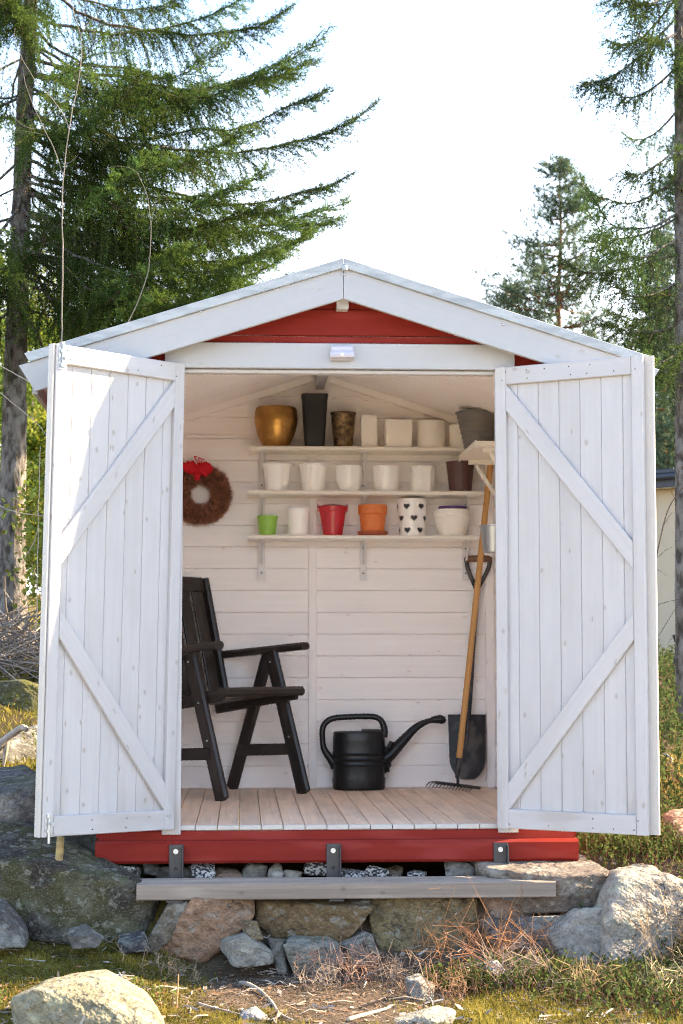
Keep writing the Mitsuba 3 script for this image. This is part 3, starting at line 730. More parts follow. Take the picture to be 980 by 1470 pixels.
# ------------------------------------------------------------------ right side wall: shelf, bucket, tin, tools
XW = XR - .037                                                # inner face of the right wall
ss = thing('side_shelf', 'cream bracket shelf high on the right wall, seen from below', 'shelf')
zS = P(690, 661, 1.98)[2]
part(ss, 'shelf_board', boxm((1.195, 1.28, zS), (XW - .001, 1.985, zS + .022), .004), 'cream')
part(ss, 'edge_lip', boxm((1.183, 1.28, zS - .006), (1.194, 1.985, zS + .026), .003), 'cream')
for y in (1.955, 1.38):
    part(ss, 'bracket_arm', boxm((1.235, y - .014, zS - .026), (XW - .022, y + .014, zS - .0005), .003), 'cream')
    part(ss, 'bracket_post', boxm((XW - .021, y - .014, zS - .24), (XW - .001, y + .014, zS - .001), .003), 'cream')
    part(ss, 'bracket_strut', board((1.275, y, zS - .030), (XW - .026, y, zS - .20), (0, 1, 0), .022, .020, .003), 'cream')
zk = thing('zinc_bucket', 'dull grey ribbed zinc bucket on the side shelf', 'bucket')
prof = []
for q in range(60):
    h = q / 59; prof.append((.072 + .048 * h + .0022 * math.sin(h * 2 * math.pi * 8), h * .215))
prof += [(.126, .218), (.127, .224), (.121, .224), (.116, .21), (.07, .01)]
part(zk, 'body', lathe(prof, np.array([XW - .134, 1.84, zS + .0225]), 64), 'old_zinc', 30)
a = np.linspace(0, math.pi, 16)
part(zk, 'handle', tube(np.stack([XW - .134 + 0 * a, 1.84 + .124 * np.cos(a), zS + .24 + .012 * np.sin(a)], 1), .003, 6), 'zinc', True)
wk = thing('wire_coil', 'small coil of grey wire on a black hook above the zinc bucket', 'wire')
c = P(706, 578, 1.5); c[0] = XW - .03
m = M()
for q in range(5):
    a = np.linspace(0, 2 * math.pi, 22); m.add(*tube(np.stack([c[0] + .012 * np.sin(a + q) - .02 + .004 * q, c[1] + .036 * np.cos(a), c[2] + (.040 + .003 * q) * np.sin(a)], 1), .0026, 5, cap=False))
part(wk, 'coil', m, 'zinc', True)
part(wk, 'hook', tube(spline([(XW - .002, c[1], c[2] + .06), (XW - .05, c[1], c[2] + .05), (XW - .055, c[1], c[2] + .0), (XW - .04, c[1], c[2] - .09)], 14), .008, 8), 'black_plastic', True)
tin = thing('tin_planter', 'galvanised tin pot hanging on the right wall behind the rake handle', 'pot')
c = P(707, 795, 1.62); c = np.array([XW - .082, 1.62, c[2] + .006])
part(tin, 'body', lathe([(.058, 0), (.060, .004), (.078, .136), (.082, .139), (.082, .145), (.078, .145), (.074, .134), (.056, .006)], c, 48), 'zinc', 35)
part(tin, 'hanger', boxm((XW - .010, 1.60, c[2] + .10), (XW - .001, 1.64, c[2] + .20), .002), 'zinc')

# spade
sp = thing('spade', 'old garden spade with dark steel blade and wooden grip in the corner', 'spade')
nu, nv = 15, 22
xl, xr_ = 643, 697
V = []
for q in range(nv):
    t = q / (nv - 1); py = 1027 + t * 92
    wd = 1 - .06 * t if t < .6 else (1 - .036) * math.sqrt(max(1 - ((t - .6) / .42) ** 2.3, 0)) + .01
    Yq = YI - .055 - .10 * t
    for r in range(nu):
        s = -1 + 2 * r / (nu - 1)
        base = P((xl + xr_) / 2 + 1.5 * t + s * 27 * wd, py, Yq); base[1] += -.018 * (1 - s * s) * (.35 + .65 * (1 - t)) + .006
        V.append(base)
V = np.array(V); i, j = np.meshgrid(np.arange(nu - 1), np.arange(nv - 1)); q = (j * nu + i).ravel(); f = np.stack([q, q + 1, q + 1 + nu, q + nu], 1)
V2 = V + [0, .003, 0]; rim = np.r_[np.arange(nu), np.arange(1, nv) * nu + nu - 1, np.arange(nu - 2, -1, -1) + (nv - 1) * nu, np.arange(nv - 2, 0, -1) * nu]
side = np.stack([rim, np.roll(rim, -1), np.roll(rim, -1) + nu * nv, rim + nu * nv], 1)
part(sp, 'blade', (np.vstack([V, V2]), np.vstack([f, f[:, ::-1] + nu * nv, side[:, ::-1]])), 'tool_steel', 40)
part(sp, 'blade_edge', tube([P(643, 1027, YI - .053), P(697, 1027, YI - .053)], .006, 8), 'tool_steel', True)
part(sp, 'socket', tube(spline([P(668, 1075, YI - .105), P(672, 1030, YI - .08), P(675, 985, YI - .06), P(677, 940, YI - .055)], 16), np.linspace(.012, .017, 16), 12), 'tool_steel', True)
part(sp, 'shaft', tube([P(677, 945, YI - .055), P(684.5, 845, YI - .045)], .0155, 12), 'tool_steel', True)
for s in (-1, 1):
    part(sp, 'grip_fork', tube(spline([P(684.5, 848, YI - .045), P(685 + s * 7, 833, YI - .045), P(686 + s * 15, 815, YI - .045), P(686 + s * 16.5, 800, YI - .045)], 14), .008, 8, squash=1.6), 'tool_steel', True)
bsdf('old_wood', (.17, .085, .05), .55)
part(sp, 'grip', tube(spline([P(667, 804, YI - .045), P(676, 802, YI - .045), P(686, 802, YI - .045), P(696, 802, YI - .045), P(705, 803, YI - .045)], 12), [.012, .018, .019, .0185, .018, .018, .018, .018, .0185, .019, .018, .012], 12), 'old_wood', True, label='worn brown wooden grip')
# rake
rk = thing('rake', 'garden rake with long light wooden handle leaning in the corner', 'rake')
ra, rb = P(658.5, 1091, 1.90), P(706.5, 640, 1.99)
hv, hf = tube([ra + (rb - ra) * t for t in np.linspace(0, 1, 12)], .0165, 14)
part(rk, 'handle', hv if False else (hv, hf, np.stack([hv[:, 2] * 1.0, 10 + .1 * np.r_[np.tile(np.arange(14) / 14, 12), 0, 0]], 1)), 'handle_wood', True)
part(rk, 'socket', tube([P(655.5, 1116, 1.885), P(657.3, 1103, 1.895), P(658.8, 1088, 1.90)], [.010, .016, .0195], 12), 'tool_steel', True)
ha, hb = P(625, 1123, 1.90), P(689, 1131, 1.78)
part(rk, 'head_bar', board(ha, hb, (0, 0, 1), .016, .014, .003), 'tool_steel')
part(rk, 'neck', tube(spline([P(656, 1114, 1.885), P(657, 1120, 1.86), (ha + hb) / 2], 8), .008, 8), 'tool_steel', True)
for q in range(14):
    b0 = ha + (hb - ha) * (.02 + .96 * q / 13)
    part(rk, 'tine', tube(spline([b0, b0 + [-.035, -.022, .004], b0 + [-.062, -.045, -.018]], 7), np.linspace(.0045, .0025, 7), 6), 'tool_steel', True)

# ------------------------------------------------------------------ wreath
wr = thing('wreath', 'brown dried twig wreath with red bow on the back wall', 'wreath')
wc = P(288, 710, YI - .04); RO = .116
a = np.linspace(0, 2 * np.pi, 48)
part(wr, 'ring', tube(np.stack([wc[0] + RO * np.cos(a), wc[1] + 0 * a, wc[2] + RO * np.sin(a)], 1), .038, 10, cap=False), 'fuzz', True, color=np.tile([.10, .045, .028], (480, 1)))
n = 11000
r = np.random.default_rng(5)
th, ph = r.uniform(0, 2 * np.pi, n), r.uniform(0, 2 * np.pi, n)
clump = meshkit.fbm(np.stack([np.cos(th) * 3, np.sin(th) * 3, ph], 1), 3, 4)
rad = .038 + .038 * clump
er = np.stack([np.cos(th), 0 * th, np.sin(th)], 1); ey = np.array([0, -1.0, 0])
nr = er * np.cos(ph)[:, None] + ey * np.sin(ph)[:, None]
p0 = wc + er * RO + nr * rad[:, None] * .7
dv = nr + r.normal(0, .75, (n, 3)); dv /= np.linalg.norm(dv, axis=1, keepdims=True)
sd = np.cross(dv, r.normal(0, 1, (n, 3))); sd /= np.linalg.norm(sd, axis=1, keepdims=True)
ln = r.uniform(.012, .040, n)[:, None]
tv = np.stack([p0 - sd * .0026, p0 + sd * .0026, p0 + dv * ln], 1).reshape(-1, 3)
tc = np.repeat(np.array([.34, .15, .09]) * r.uniform(.15, 1.7, (n, 1)), 3, 0)
part(wr, 'twigs', (tv, np.arange(3 * n).reshape(-1, 3)), 'fuzz', color=tc, stuff=True)
bw = f'{wr}__bow'; bc0 = P(284, 673, YI - .10)


def blob(c, s, seed, sub=4, amp=.5, tilt=0):
    v, f = icos(sub); nz = meshkit.fbm(v * 1.6 + seed, 3, seed) - .5; fold = .09 * np.sin(v[:, 0] * 9 + v[:, 2] * 5 + seed)
    v = v * (1 + amp * nz + fold)[:, None] * s
    ct, st = math.cos(tilt), math.sin(tilt)
    return np.stack([v[:, 0] * ct - v[:, 2] * st, v[:, 1], v[:, 0] * st + v[:, 2] * ct], 1) + c, f


part(wr, 'bow_loop', blob(bc0 + [-.038, 0, .008], np.array([.052, .024, .034]), 3, tilt=-.35), 'ribbon_red', True)
part(wr, 'bow_loop', blob(bc0 + [.036, 0, .0], np.array([.048, .024, .037]), 7, tilt=.25), 'ribbon_red', True)
part(wr, 'bow_knot', blob(bc0 + [0, -.012, 0], np.array([.016, .017, .018]), 9, 3), 'ribbon_red', True)
part(wr, 'bow_tail', blob(bc0 + [-.004, .0, -.036], np.array([.018, .007, .03]), 12, 3), 'ribbon_red', True)
for e in ((-.02, .0, .07), (.022, 0, .055), (.004, 0, .062)):
    part(wr, 'bow_cord', tube(spline([bc0, bc0 + np.array(e) * .6 + [.006, 0, 0], bc0 + e, bc0 + np.array(e) + [.014, 0, -.004]], 9), .0035, 6), 'ribbon_red', True)

# ------------------------------------------------------------------ watering can
wc_ = thing('watering_can', 'black plastic watering can standing on the shed floor', 'watering can')
YC = YI - .135; cc = P(515, 1100, YC); zb, zt = FZ + .001, P(515, 1050, YC)[2]; Hc = zt - zb; rx = (X(552.5, YC) - X(478.5, YC)) / 2
pr = [(.90, 0), (.97, .008), (1, .03), (1.0, .05)]
for h, d in ((.19, .035), (.21, -.0), (.40, 0), (.43, .045), (.46, 0), (.50, 0), (.53, .045), (.56, 0), (.60, 0), (.63, .04), (.66, 0), (.84, 0), (.86, .018), (.88, -.005), (.95, -.01), (.985, -.02), (1, -.05)): pr.append((1 + d, h))
pr += [(.90, .99), (.6, .985)]
part(wc_, 'body', lathe([(r * rx, h * Hc) for r, h in pr], np.array([cc[0], YC, zb]), 64, power=2.5, sy=.72), 'black_plastic', 40)
pc = lambda x, y, dy=0: P(x, y, YC + dy)
part(wc_, 'handle', tube(spline([pc(481, 1103), pc(475, 1090), pc(465, 1075), pc(462.5, 1058), pc(464, 1042), pc(473, 1033), pc(490, 1029.5), pc(512, 1028.5), pc(532, 1028.5), pc(543, 1031), pc(549, 1038), pc(551.5, 1048), pc(550.5, 1058)], 60), np.r_[np.linspace(.022, .0135, 14), np.full(36, .0135), np.linspace(.0135, .018, 10)], 14, squash=1.2), 'black_plastic', True)
part(wc_, 'spout', tube(spline([pc(545, 1092), pc(556, 1086), pc(569, 1073), pc(583, 1058), pc(596, 1045), pc(608, 1037.5), pc(622, 1033.5)], 40), np.linspace(.050, .0165, 40) ** 1.0, 16, squash=.8), 'black_plastic', True)
part(wc_, 'spout_web', blob(pc(553, 1090), np.array([.03, .03, .075]), 2, 3, 0, .1), 'black_plastic', True)
part(wc_, 'rose', tube([pc(616, 1035), pc(622, 1033), pc(631, 1032), pc(636, 1034), pc(639, 1036)], [.017, .026, .033, .031, .012], 20, squash=.75), 'black_plastic', 50)
part(wc_, 'filler_stub', tube([pc(556, 1078), pc(559.5, 1070), pc(562, 1064)], [.013, .0125, .012], 14), 'black_plastic', 40)
part(wc_, 'filler_rim', board(pc(520, 1048.5) + [-.0, 0, 0], pc(547, 1048.5), (0, 1, 0), .16, .012, .004), 'black_plastic')

# ------------------------------------------------------------------ chair
ch = thing('garden_chair', 'black slatted wooden garden armchair inside the shed, half hidden by the left door', 'chair')
ANG = math.radians(-42); fwd = np.array([math.cos(ANG), math.sin(ANG), 0]); lef = np.array([-math.sin(ANG), math.cos(ANG), 0])
CW = .34                                                     # half distance between the leg planes
foot = P(441, 1134, 1.86); foot[2] = FZ
org = foot - fwd * .27 - lef * CW                            # chair origin on the floor, forward = fwd, left (away from the camera) = lef
L = lambda u, v, z: org + fwd * u + lef * v + np.array([0, 0, z])
bd = lambda nm, a, b, wd, w, t, bev=.006, s0=0, s1=0: part(ch, nm, board(a, b, wd, w, t, bev, s0, s1), 'chair_black')
for s in (-1, 1):
    y = s * CW
    bd('front_leg', L(.265, y - s * .02, .0), L(.03, y - s * .02, .745), fwd, .086, .034, .012, .31, .31)
    bd('rear_leg', L(-.285, y + s * .012, .0), L(-.02, y + s * .012, .745), fwd, .076, .032, .012, -.35, -.35)
    bd('stretcher', L(-.22, y - s * .005, .215), L(.19, y - s * .005, .235), (0, 0, 1), .062, .026)
    bd('armrest', L(-.36, y, .738), L(.255, y, .785), lef, .07, .040, .014)
    bd('seat_rail', L(-.34, y - s * .052, .445), L(.235, y - s * .052, .53), (0, 0, 1), .062, .03, .02)
    bd('back_post', L(-.27, y - s * .052, .45), L(-.45, y - s * .052, 1.16), fwd, .075, .036, .014)
zq = lambda u: .50 + .13 * u + .45 * max(u - .12, 0) ** 2
for u in (-.25, -.165, -.08, .005, .09, .175):
    bd('seat_slat', L(u, -CW + .03, zq(u) + .012), L(u, CW - .03, zq(u) + .012), fwd + [0, 0, .13], .078, .02, .006)
bd('front_roll', L(.245, -CW + .025, .545), L(.245, CW - .025, .545), fwd, .056, .05, .02)
wb = CW - .069
bk_ = lambda t: (-.27 - .18 * t, .45 + .71 * t)
for t, nm, hgt in ((.955, 'back_rail', .085), (.075, 'back_rail', .07)):
    u, z = bk_(t); bd(nm, L(u, -wb, z), L(u, wb, z), (0, 0, 1) - fwd * .25, hgt, .026)
for q in range(5):
    v = -wb + (q + .5) * 2 * wb / 5
    u0, z0 = bk_(.125); u1, z1 = bk_(.895)
    bd('back_slat', L(u0, v, z0), L(u1, v, z1), lef, 2 * wb / 5 - .022, .016, .004)
for s in (-1, 1):
    for u, z in ((.04, .70), (.175, .30), (.115, .49)):
        c0 = L(u, s * CW - s * .02 - .0225, z); part(ch, 'bolt', (lambda v, f: (v * .006 + c0 - lef * .0, f))(*icos(1)), 'zinc', True)

# ------------------------------------------------------------------ foliage helpers
def quads(p, d, s, ln, wd, col, two=True, bend=0.0):
    """Narrow leaves: for each p a pointed blade along d, ln long and wd wide (s: side direction). Returns v, f, c."""
    n = len(p); ln, wd = np.broadcast_to(ln, (n,))[:, None], np.broadcast_to(wd, (n,))[:, None]
    v = np.stack([p, p + d * ln * .45 + s * wd / 2, p + d * ln, p + d * ln * .45 - s * wd / 2], 1).reshape(-1, 3)
    k = np.arange(n)[:, None] * 4
    f = np.vstack([k + [0, 1, 2], k + [0, 2, 3]])
    return v, f, np.repeat(np.broadcast_to(col, (n, 3)), 4, 0)


def tris(p, d, s, ln, wd, col):
    n = len(p); ln, wd = np.broadcast_to(ln, (n,))[:, None], np.broadcast_to(wd, (n,))[:, None]
    v = np.stack([p + s * wd / 2, p - s * wd / 2, p + d * ln], 1).reshape(-1, 3)
    return v, np.arange(3 * n).reshape(-1, 3), np.repeat(np.broadcast_to(col, (n, 3)), 3, 0)


def nrm(a): return a / (np.linalg.norm(a, axis=-1, keepdims=True) + 1e-12)


def rsides(d, r):
    s = np.cross(d, r.normal(0, 1, d.shape)); return nrm(s)


def needles(starts, dirs, lens, r, step=.006, nl=.017, nw=.0042, cols=None, spread=.9):
    """Needle covered shoots: needles set all round each shoot, leaning forward."""
    cnt = np.maximum((lens / step).astype(int), 3); idx = np.repeat(np.arange(len(lens)), cnt)
    t = r.uniform(0, 1, len(idx)); d = dirs[idx]
    p = starts[idx] + d * (t * lens[idx])[:, None]
    sd = rsides(d, r); nd = nrm(d * r.uniform(.35, .9, (len(idx), 1)) + sd * spread)
    s2 = rsides(nd, r)
    return tris(p, nd, s2, nl * r.uniform(.7, 1.2, len(idx)), nw, cols[idx])


def bez(a, b, c, d, t):
    t = np.asarray(t)[:, None]; return a * (1 - t) ** 3 + 3 * b * t * (1 - t) ** 2 + 3 * c * t * t * (1 - t) + d * t ** 3


def branchwood(parent, paths, radii, mat='bark', name='branch', k=5):
    for p, ra in zip(paths, radii): part(parent, name, tube(p, ra, k), mat, True)


def spruce(label, trunk, tr, limbs, seed, droop=1.0, dens=1.0, col=(.06, .105, .03)):
    """trunk: path, tr: radii; limbs: list of (start, tip, sag). Comb-like Norway spruce branches with hanging twigs."""
    r = np.random.default_rng(seed)
    t = thing('spruce_tree', label, 'tree')
    tv, tf = tube(trunk, tr, 24)
    tv = tv + nrm(tv - np.repeat(np.vstack([trunk]), 24, 0)[:len(tv)] if False else np.zeros_like(tv) + 1e-9) * 0
    tv = tv + (meshkit.fbm(tv * 14, 3, seed)[:, None] - .5) * .02
    part(t, 'trunk', (tv, tf), 'bark', True)
    S, D, Ln, C = [], [], [], []
    tw = M()
    for li, (a, b, sag) in enumerate(limbs):
        a, b = np.array(a, float), np.array(b, float); h = b - a; Lh = np.linalg.norm(h)
        up = np.array([0, 0, 1.0])
        path = bez(a, a + h * .35 - up * sag * .7, a + h * .68 - up * sag * 1.15, b, np.linspace(0, 1, 18))
        path = path + (meshkit.fbm(path * 2.2 + li, 3, li)[:, None] - .5) * np.array([.22, .22, .30])
        part(t, 'branch', tube(path, np.linspace(.007 + .0045 * Lh, .0025, 18), 6), 'bark', True)
        ltone = r.uniform(.55, 1.5)
        ns = int(Lh / .032 * dens)
        for q in range(ns):
            f = .14 + .86 * (q + r.uniform(0, .8)) / ns; f = min(f, 1)
            ii = f * 17; i0 = min(int(ii), 16); p = path[i0] + (path[i0 + 1] - path[i0]) * (ii - i0); tg = unit(path[i0 + 1] - path[i0])
            sd = unit(np.cross(tg, up)) * (1 if q % 2 else -1)
            tip = f ** 1.3
            ls = (.20 + .40 * math.sin(math.pi * min(f * .85 + .1, 1)) ** .8) * r.uniform(.6, 1.15) * min(1, Lh / 2.2 + .2)
            if f > .85: ls *= 1 - .45 * (f - .85) / .15
            dr0 = unit(tg * (.35 + .5 * tip) + sd * r.uniform(.25, .9) + up * (.05 + .18 * tip - .25 * (1 - tip)))
            g = droop * (1.5 * (1 - tip) + .12) * r.uniform(.75, 1.2)
            ts = np.linspace(0, 1, 6)[:, None]
            sp_ = p + dr0 * ts * ls * (1 - .35 * ts * min(g, 1.2)) - up * (g * .62 * ls) * ts ** 1.7
            tw.add(*tube(sp_, [.0032, .003, .0026, .0022, .0018, .0012], 3, cap=False), c=(.07, .05, .035))
            # needles along the twig itself and side shoots
            base = np.array(col) * ltone * r.uniform(.75, 1.3) * (1 + np.array([.35, .15, -.2]) * r.uniform(-.4, 1))
            for u in range(5):
                if f < .35 and u < 2: continue
                S.append(sp_[u]); e = sp_[u + 1] - sp_[u]; Ln.append(np.linalg.norm(e)); D.append(unit(e)); C.append(base)
            nsh = int(ls / .022)
            for u in range(nsh):
                w = (u + 1) / nsh * 5; w0 = min(int(w), 4); pp = sp_[w0] + (sp_[w0 + 1] - sp_[w0]) * (w - w0); e = unit(sp_[w0 + 1] - sp_[w0])
                if f < .3 and r.uniform() < .5: continue
                side = unit(np.cross(e, r.normal(0, 1, 3)))
                S.append(pp); D.append(unit(e * .6 + side * .75 - up * .35 * (1 - tip))); Ln.append(r.uniform(.04, .115) * (1 - .35 * u / nsh)); C.append(base * r.uniform(.8, 1.25))
    v, f, c = needles(np.array(S), np.array(D), np.array(Ln), r, cols=np.array(C), step=.0064, nl=.023, nw=.0068)
    part(t, 'crown', (v, f), 'leaf', color=np.clip(c, .008, .6))
    part(t, 'twigs', tw, 'twig', stuff=True)
    return t


up_ = np.array([0, 0, 1.0])
# left spruce: trunk seen left of the shed
YS = 8.1
tk = np.array([P(16, 925, YS) - up_ * .25, P(18, 905, YS), P(17, 800, YS), P(20, 650, YS), P(22, 520, YS), P(29, 350, YS), P(33, 220, YS), P(38, 100, YS), P(44, 0, YS), P(48, -120, YS), P(52, -300, YS)])
trk = spline(tk, 40); rad_ = np.interp(np.linspace(0, 1, 40), [0, .03, .08, .5, 1], [.19, .145, .128, .085, .04])
at_z = lambda z: np.array([np.interp(z, trk[:, 2], trk[:, k]) for k in range(3)])
lim = []
tz = lambda py: P(30, py, YS)[2]
for sy_, tip, dy, sag in ((20, (388, -30), .3, .45), (75, (468, 50), -.5, .55), (110, (448, 92), .5, .3), (165, (532, 158), -.2, .55), (105, (420, 100), -.9, .3), (205, (500, 255), .4, .5), (185, (470, 130), .6, .35), (270, (496, 292), -.6, .35), (300, (490, 312), .5, .25),
                       (330, (440, 345), -.3, .3), (250, (380, 300), -1.2, .4), (370, (400, 375), .7, .3), (40, (330, 60), -1.0, .5), (-20, (420, 8), .5, .5), (-70, (360, -90), -.4, .4), (400, (330, 415), .2, .25), (150, (300, 215), -1.5, .4), (225, (340, 270), -1.3, .4), (-40, (280, -20), .9, .4), (315, (260, 365), -1.4, .35), (300, (455, 330), .9, .5), (330, (410, 400), .5, .45), (350, (372, 425), -.5, .35), (290, (400, 350), -1.0, .5), (240, (440, 285), 1.1, .5), (375, (300, 440), .6, .3), (270, (330, 330), 1.3, .5), (215, (380, 250), -.7, .5), (130, (360, 185), -.9, .5), (60, (300, 120), 1.0, .5), (340, (230, 430), -1.3, .3), (345, (350, 400), -.8, .3)):
    lim.append((at_z(tz(sy_)), P(*tip, YS + dy), sag))
r = np.random.default_rng(31)
for q in range(46):
    py = r.uniform(-150, 450); az = r.uniform(-math.pi, math.pi) if q % 2 else r.uniform(-2.5, -.7)
    a = at_z(tz(py)); le = r.uniform(1.1, 2.0)
    lim.append((a, a + np.array([math.cos(az) * le, math.sin(az) * le, -r.uniform(.0, .5)]), r.uniform(.2, .4)))
spruce('large spruce with drooping branches rising left behind the shed', trk, rad_, lim, 5)
# right spruce at the right edge
YS2 = 5.6
tk = np.array([P(986, 1000, YS2) - up_ * .2, P(984, 900, YS2), P(983, 760, YS2), P(982, 600, YS2), P(980, 400, YS2), P(978, 200, YS2), P(976, 0, YS2), P(974, -200, YS2)])
trk = spline(tk, 40); rad_ = np.linspace(.085, .04, 40)
tz = lambda py: P(980, py, YS2)[2]
lim = []
for sy_, tip, dy, sag in ((-60, (855, -22), .3, .25), (20, (845, 118), -.2, .1), (-10, (870, 60), .4, .2), (90, (866, 112), .5, .25), (150, (900, 195), .3, .15), (205, (895, 255), -.3, .1), (250, (842, 258), .4, .3), (300, (830, 262), -.2, .4), (310, (838, 300), .4, .25), (370, (806, 385), .3, .1), (340, (850, 345), -.5, .2), (430, (880, 440), .3, .15), (405, (870, 400), -.4, .2), (460, (905, 470), .2, .1),
                       (-90, (900, -60), -.5, .2), (110, (1060, 180), .1, .2), (260, (1070, 300), -.1, .2), (400, (1050, 430), .2, .2), (500, (925, 530), -.2, .1), (-150, (880, -90), .2, .3), (40, (900, 40), -.7, .2)):
    lim.append((at_z(tz(sy_)), P(*tip, YS2 + dy), sag))
r = np.random.default_rng(32)
for q in range(22):
    py = r.uniform(-150, 520); az = r.uniform(-2.9, -.6); a = at_z(tz(py)); le = r.uniform(.4, .75)
    lim.append((a, a + np.array([math.cos(az) * le, math.sin(az) * le, -r.uniform(.05, .3)]), r.uniform(.1, .2)))
spruce('slim spruce with hanging branches at right edge', trk, rad_, lim, 6, droop=1.15, dens=1.15, col=(.065, .11, .036))


def pine(label, base, top, wid, seed, col=(.10, .14, .085), nl=.055, n_wh=16, start=.3, tuft=20):
    r = np.random.default_rng(seed); t = thing('pine_tree', label, 'tree')
    base, top = np.array(base, float), np.array(top, float); Ht = np.linalg.norm(top - base)
    path = base + (top - base) * np.linspace(0, 1, 24)[:, None]; path[1:-1] += (meshkit.fbm(path[1:-1] * .6, 2, seed)[:, None] - .5) * [.25, .25, 0]
    part(t, 'trunk', tube(path, np.linspace(.012 * Ht, .012, 24), 10), 'pine_bark', True)
    S, D, Ln, C = [], [], [], []
    for w in range(n_wh):
        f = start + (1 - start) * (w + r.uniform(-.3, .3)) / n_wh; f = min(max(f, start), .985)
        prof = wid * min(1, (1 - f) / (1 - start) * 1.5 + .07) ** .8
        for q in range(r.integers(5, 8)):
            az = r.uniform(0, 2 * np.pi); le = prof * r.uniform(.4, 1.15); i0 = f * 23; a = path[int(i0)] + (path[min(int(i0) + 1, 23)] - path[int(i0)]) * (i0 % 1)
            e = np.array([math.cos(az), math.sin(az), r.uniform(-.05, .55)]); b = a + e * le
            bp = bez(a, a + e * le * .4 - up_ * .06 * le, a + e * le * .75 - up_ * .05 * le, b + up_ * .1 * le, np.linspace(0, 1, 9))
            part(t, 'branch', tube(bp, np.linspace(.006 + .012 * le, .004, 9), 4), 'pine_bark', True)
            for k in range(int(15 + 30 * le)):
                u = r.uniform(.15, 1) ** .8; i1 = min(u * 8, 7.99); pp = bp[int(i1)] + (bp[int(i1) + 1] - bp[int(i1)]) * (i1 % 1) + r.normal(0, .05 + .09 * le, 3) * [1, 1, .6]
                S.append(pp); D.append(unit(e * .5 + r.normal(0, .5, 3) + up_ * .5)); Ln.append(r.uniform(.08, .20)); C.append(np.array(col) * r.uniform(.55, 1.5))
    v, f, c = needles(np.array(S), np.array(D), np.array(Ln), r, step=.15 / tuft, nl=nl, nw=.016, cols=np.array(C), spread=.8)
    part(t, 'crown', (v, f), 'leaf', color=np.clip(c, .01, .6))


g_at = lambda px, Y: (lambda x: np.array([x, Y, float(gz(np.array([x]), np.array([Y]))[0])]))(P(px, 900, Y)[0])
pine('young pine rising above the right roof slope', g_at(803, 27), P(803, 226, 27), 1.75, 3, n_wh=27, start=.40)
pine('tall pine behind the slim spruce at right edge', g_at(945, 22), P(952, 335, 22), .8, 4, col=(.08, .12, .065), n_wh=24, start=.3)
pine('broad pine reaching out of the frame at right', g_at(1000, 19), P(990, 180, 19), 1.15, 8, n_wh=24, start=.3)
pine('short pine showing just over the right roof edge', g_at(735, 33), P(726, 400, 33), 1.1, 9, n_wh=16, start=.5)
pine('light green pine above the dark house roof', g_at(965, 34), P(962, 420, 34), 1.6, 10, col=(.10, .15, .045), n_wh=16, start=.2)


def leafy(label, base, h, rx, seed, col=(.16, .20, .03), n=5000, leaf=.055, name='leafy_tree', cat='tree', lo=.15, stem=.03, nb=16):
    r = np.random.default_rng(seed); t = thing(name, label, cat); base = np.array(base, float)
    path = base + np.array([0, 0, h]) * np.linspace(-.03, .95, 12)[:, None]; path[2:] += (meshkit.fbm(path[2:] * .9, 2, seed)[:, None] - .5) * [.5, .5, 0] * min(h / 4, 1)
    part(t, 'trunk', tube(path, np.linspace(stem, stem * .25, 12), 6), 'bark', True)
    ps = []
    for q in range(nb):
        f = lo + (1 - lo) * (q + r.uniform()) / nb; a = path[min(int(f * 11), 11)]; az = r.uniform(0, 2 * np.pi); le = rx * (.45 + .75 * math.sin(math.pi * min(f * .8 + .18, 1)))
        b = a + np.array([math.cos(az) * le, math.sin(az) * le, r.uniform(.1, .6) * le]); bp = bez(a, a + (b - a) * .4, a + (b - a) * .7 + up_ * .1 * le, b, np.linspace(0, 1, 8))
        part(t, 'branch', tube(bp, np.linspace(stem * .4, .004, 8), 4), 'bark', True)
        k = n // nb; u = r.uniform(.25, 1.05, k); ii = np.clip(u * 7, 0, 6.99).astype(int)
        cl = bp[ii] + (bp[ii + 1] - bp[ii]) * (u * 7 - ii)[:, None]
        ps.append(cl + r.normal(0, .18 * le, (k, 3)))
    p = np.vstack(ps); d = nrm(r.normal(0, 1, p.shape) - up_ * .3); s = rsides(d, r)
    c = np.array(col) * r.uniform(.5, 1.5, (len(p), 1)) * (1 + np.array([.25, 0, -.2]) * r.uniform(-1, 1, (len(p), 1)))
    v, f, c = quads(p, d, s, leaf * r.uniform(.6, 1.2, len(p)), leaf * .6, c)
    part(t, 'crown', (v, f), 'leaf', color=np.clip(c, .01, .7))


LT = [(10, 17, 3.6, .9, 'olive green bush behind the spruce trunk foot'), (60, 24, 5.2, 1.0, 'tall yellow green tree in the gap left of the door'), (20, 27, 7.2, 1.3, 'tall airy yellow green tree behind the spruce trunk'), (130, 17, 4.6, 1.0, 'yellow green bush just behind the left roof edge'), (-12, 13, 4.4, .8, 'yellow green young tree at the far left edge'), (48, 15, 3.0, .7, 'sunlit yellow green bush between spruce trunk and left door'), (66, 12, 2.0, .5, 'low yellow green bush behind the left door edge'),
      (30, 20, 4.6, 1.1, 'pale green tree behind the spruce trunk'), (95, 22, 5.0, 1.2, 'bright green tree behind the left roof eave'), (170, 24, 5.6, 1.2, 'leafy tree behind the left roof slope near the eave'), (250, 26, 6.3, 1.3, 'leafy tree behind the middle of the left roof slope'),
      (330, 23, 5.8, 1.1, 'leafy tree behind the spruce branch tips'), (-40, 18, 6.0, 1.2, 'tall pale tree outside the left edge'), (70, 30, 7.0, 1.5, 'taller distant leafy tree seen through the spruce')]
LT += [(165, 5.6, 2.2, .5, 'dense green bush added behind the shed to shade the left slope'), (185, 7.2, 2.6, .6, 'taller green bush added behind the left side of the shed for shade')]  # two bushes added, mostly hidden by the shed, to shade the left slope
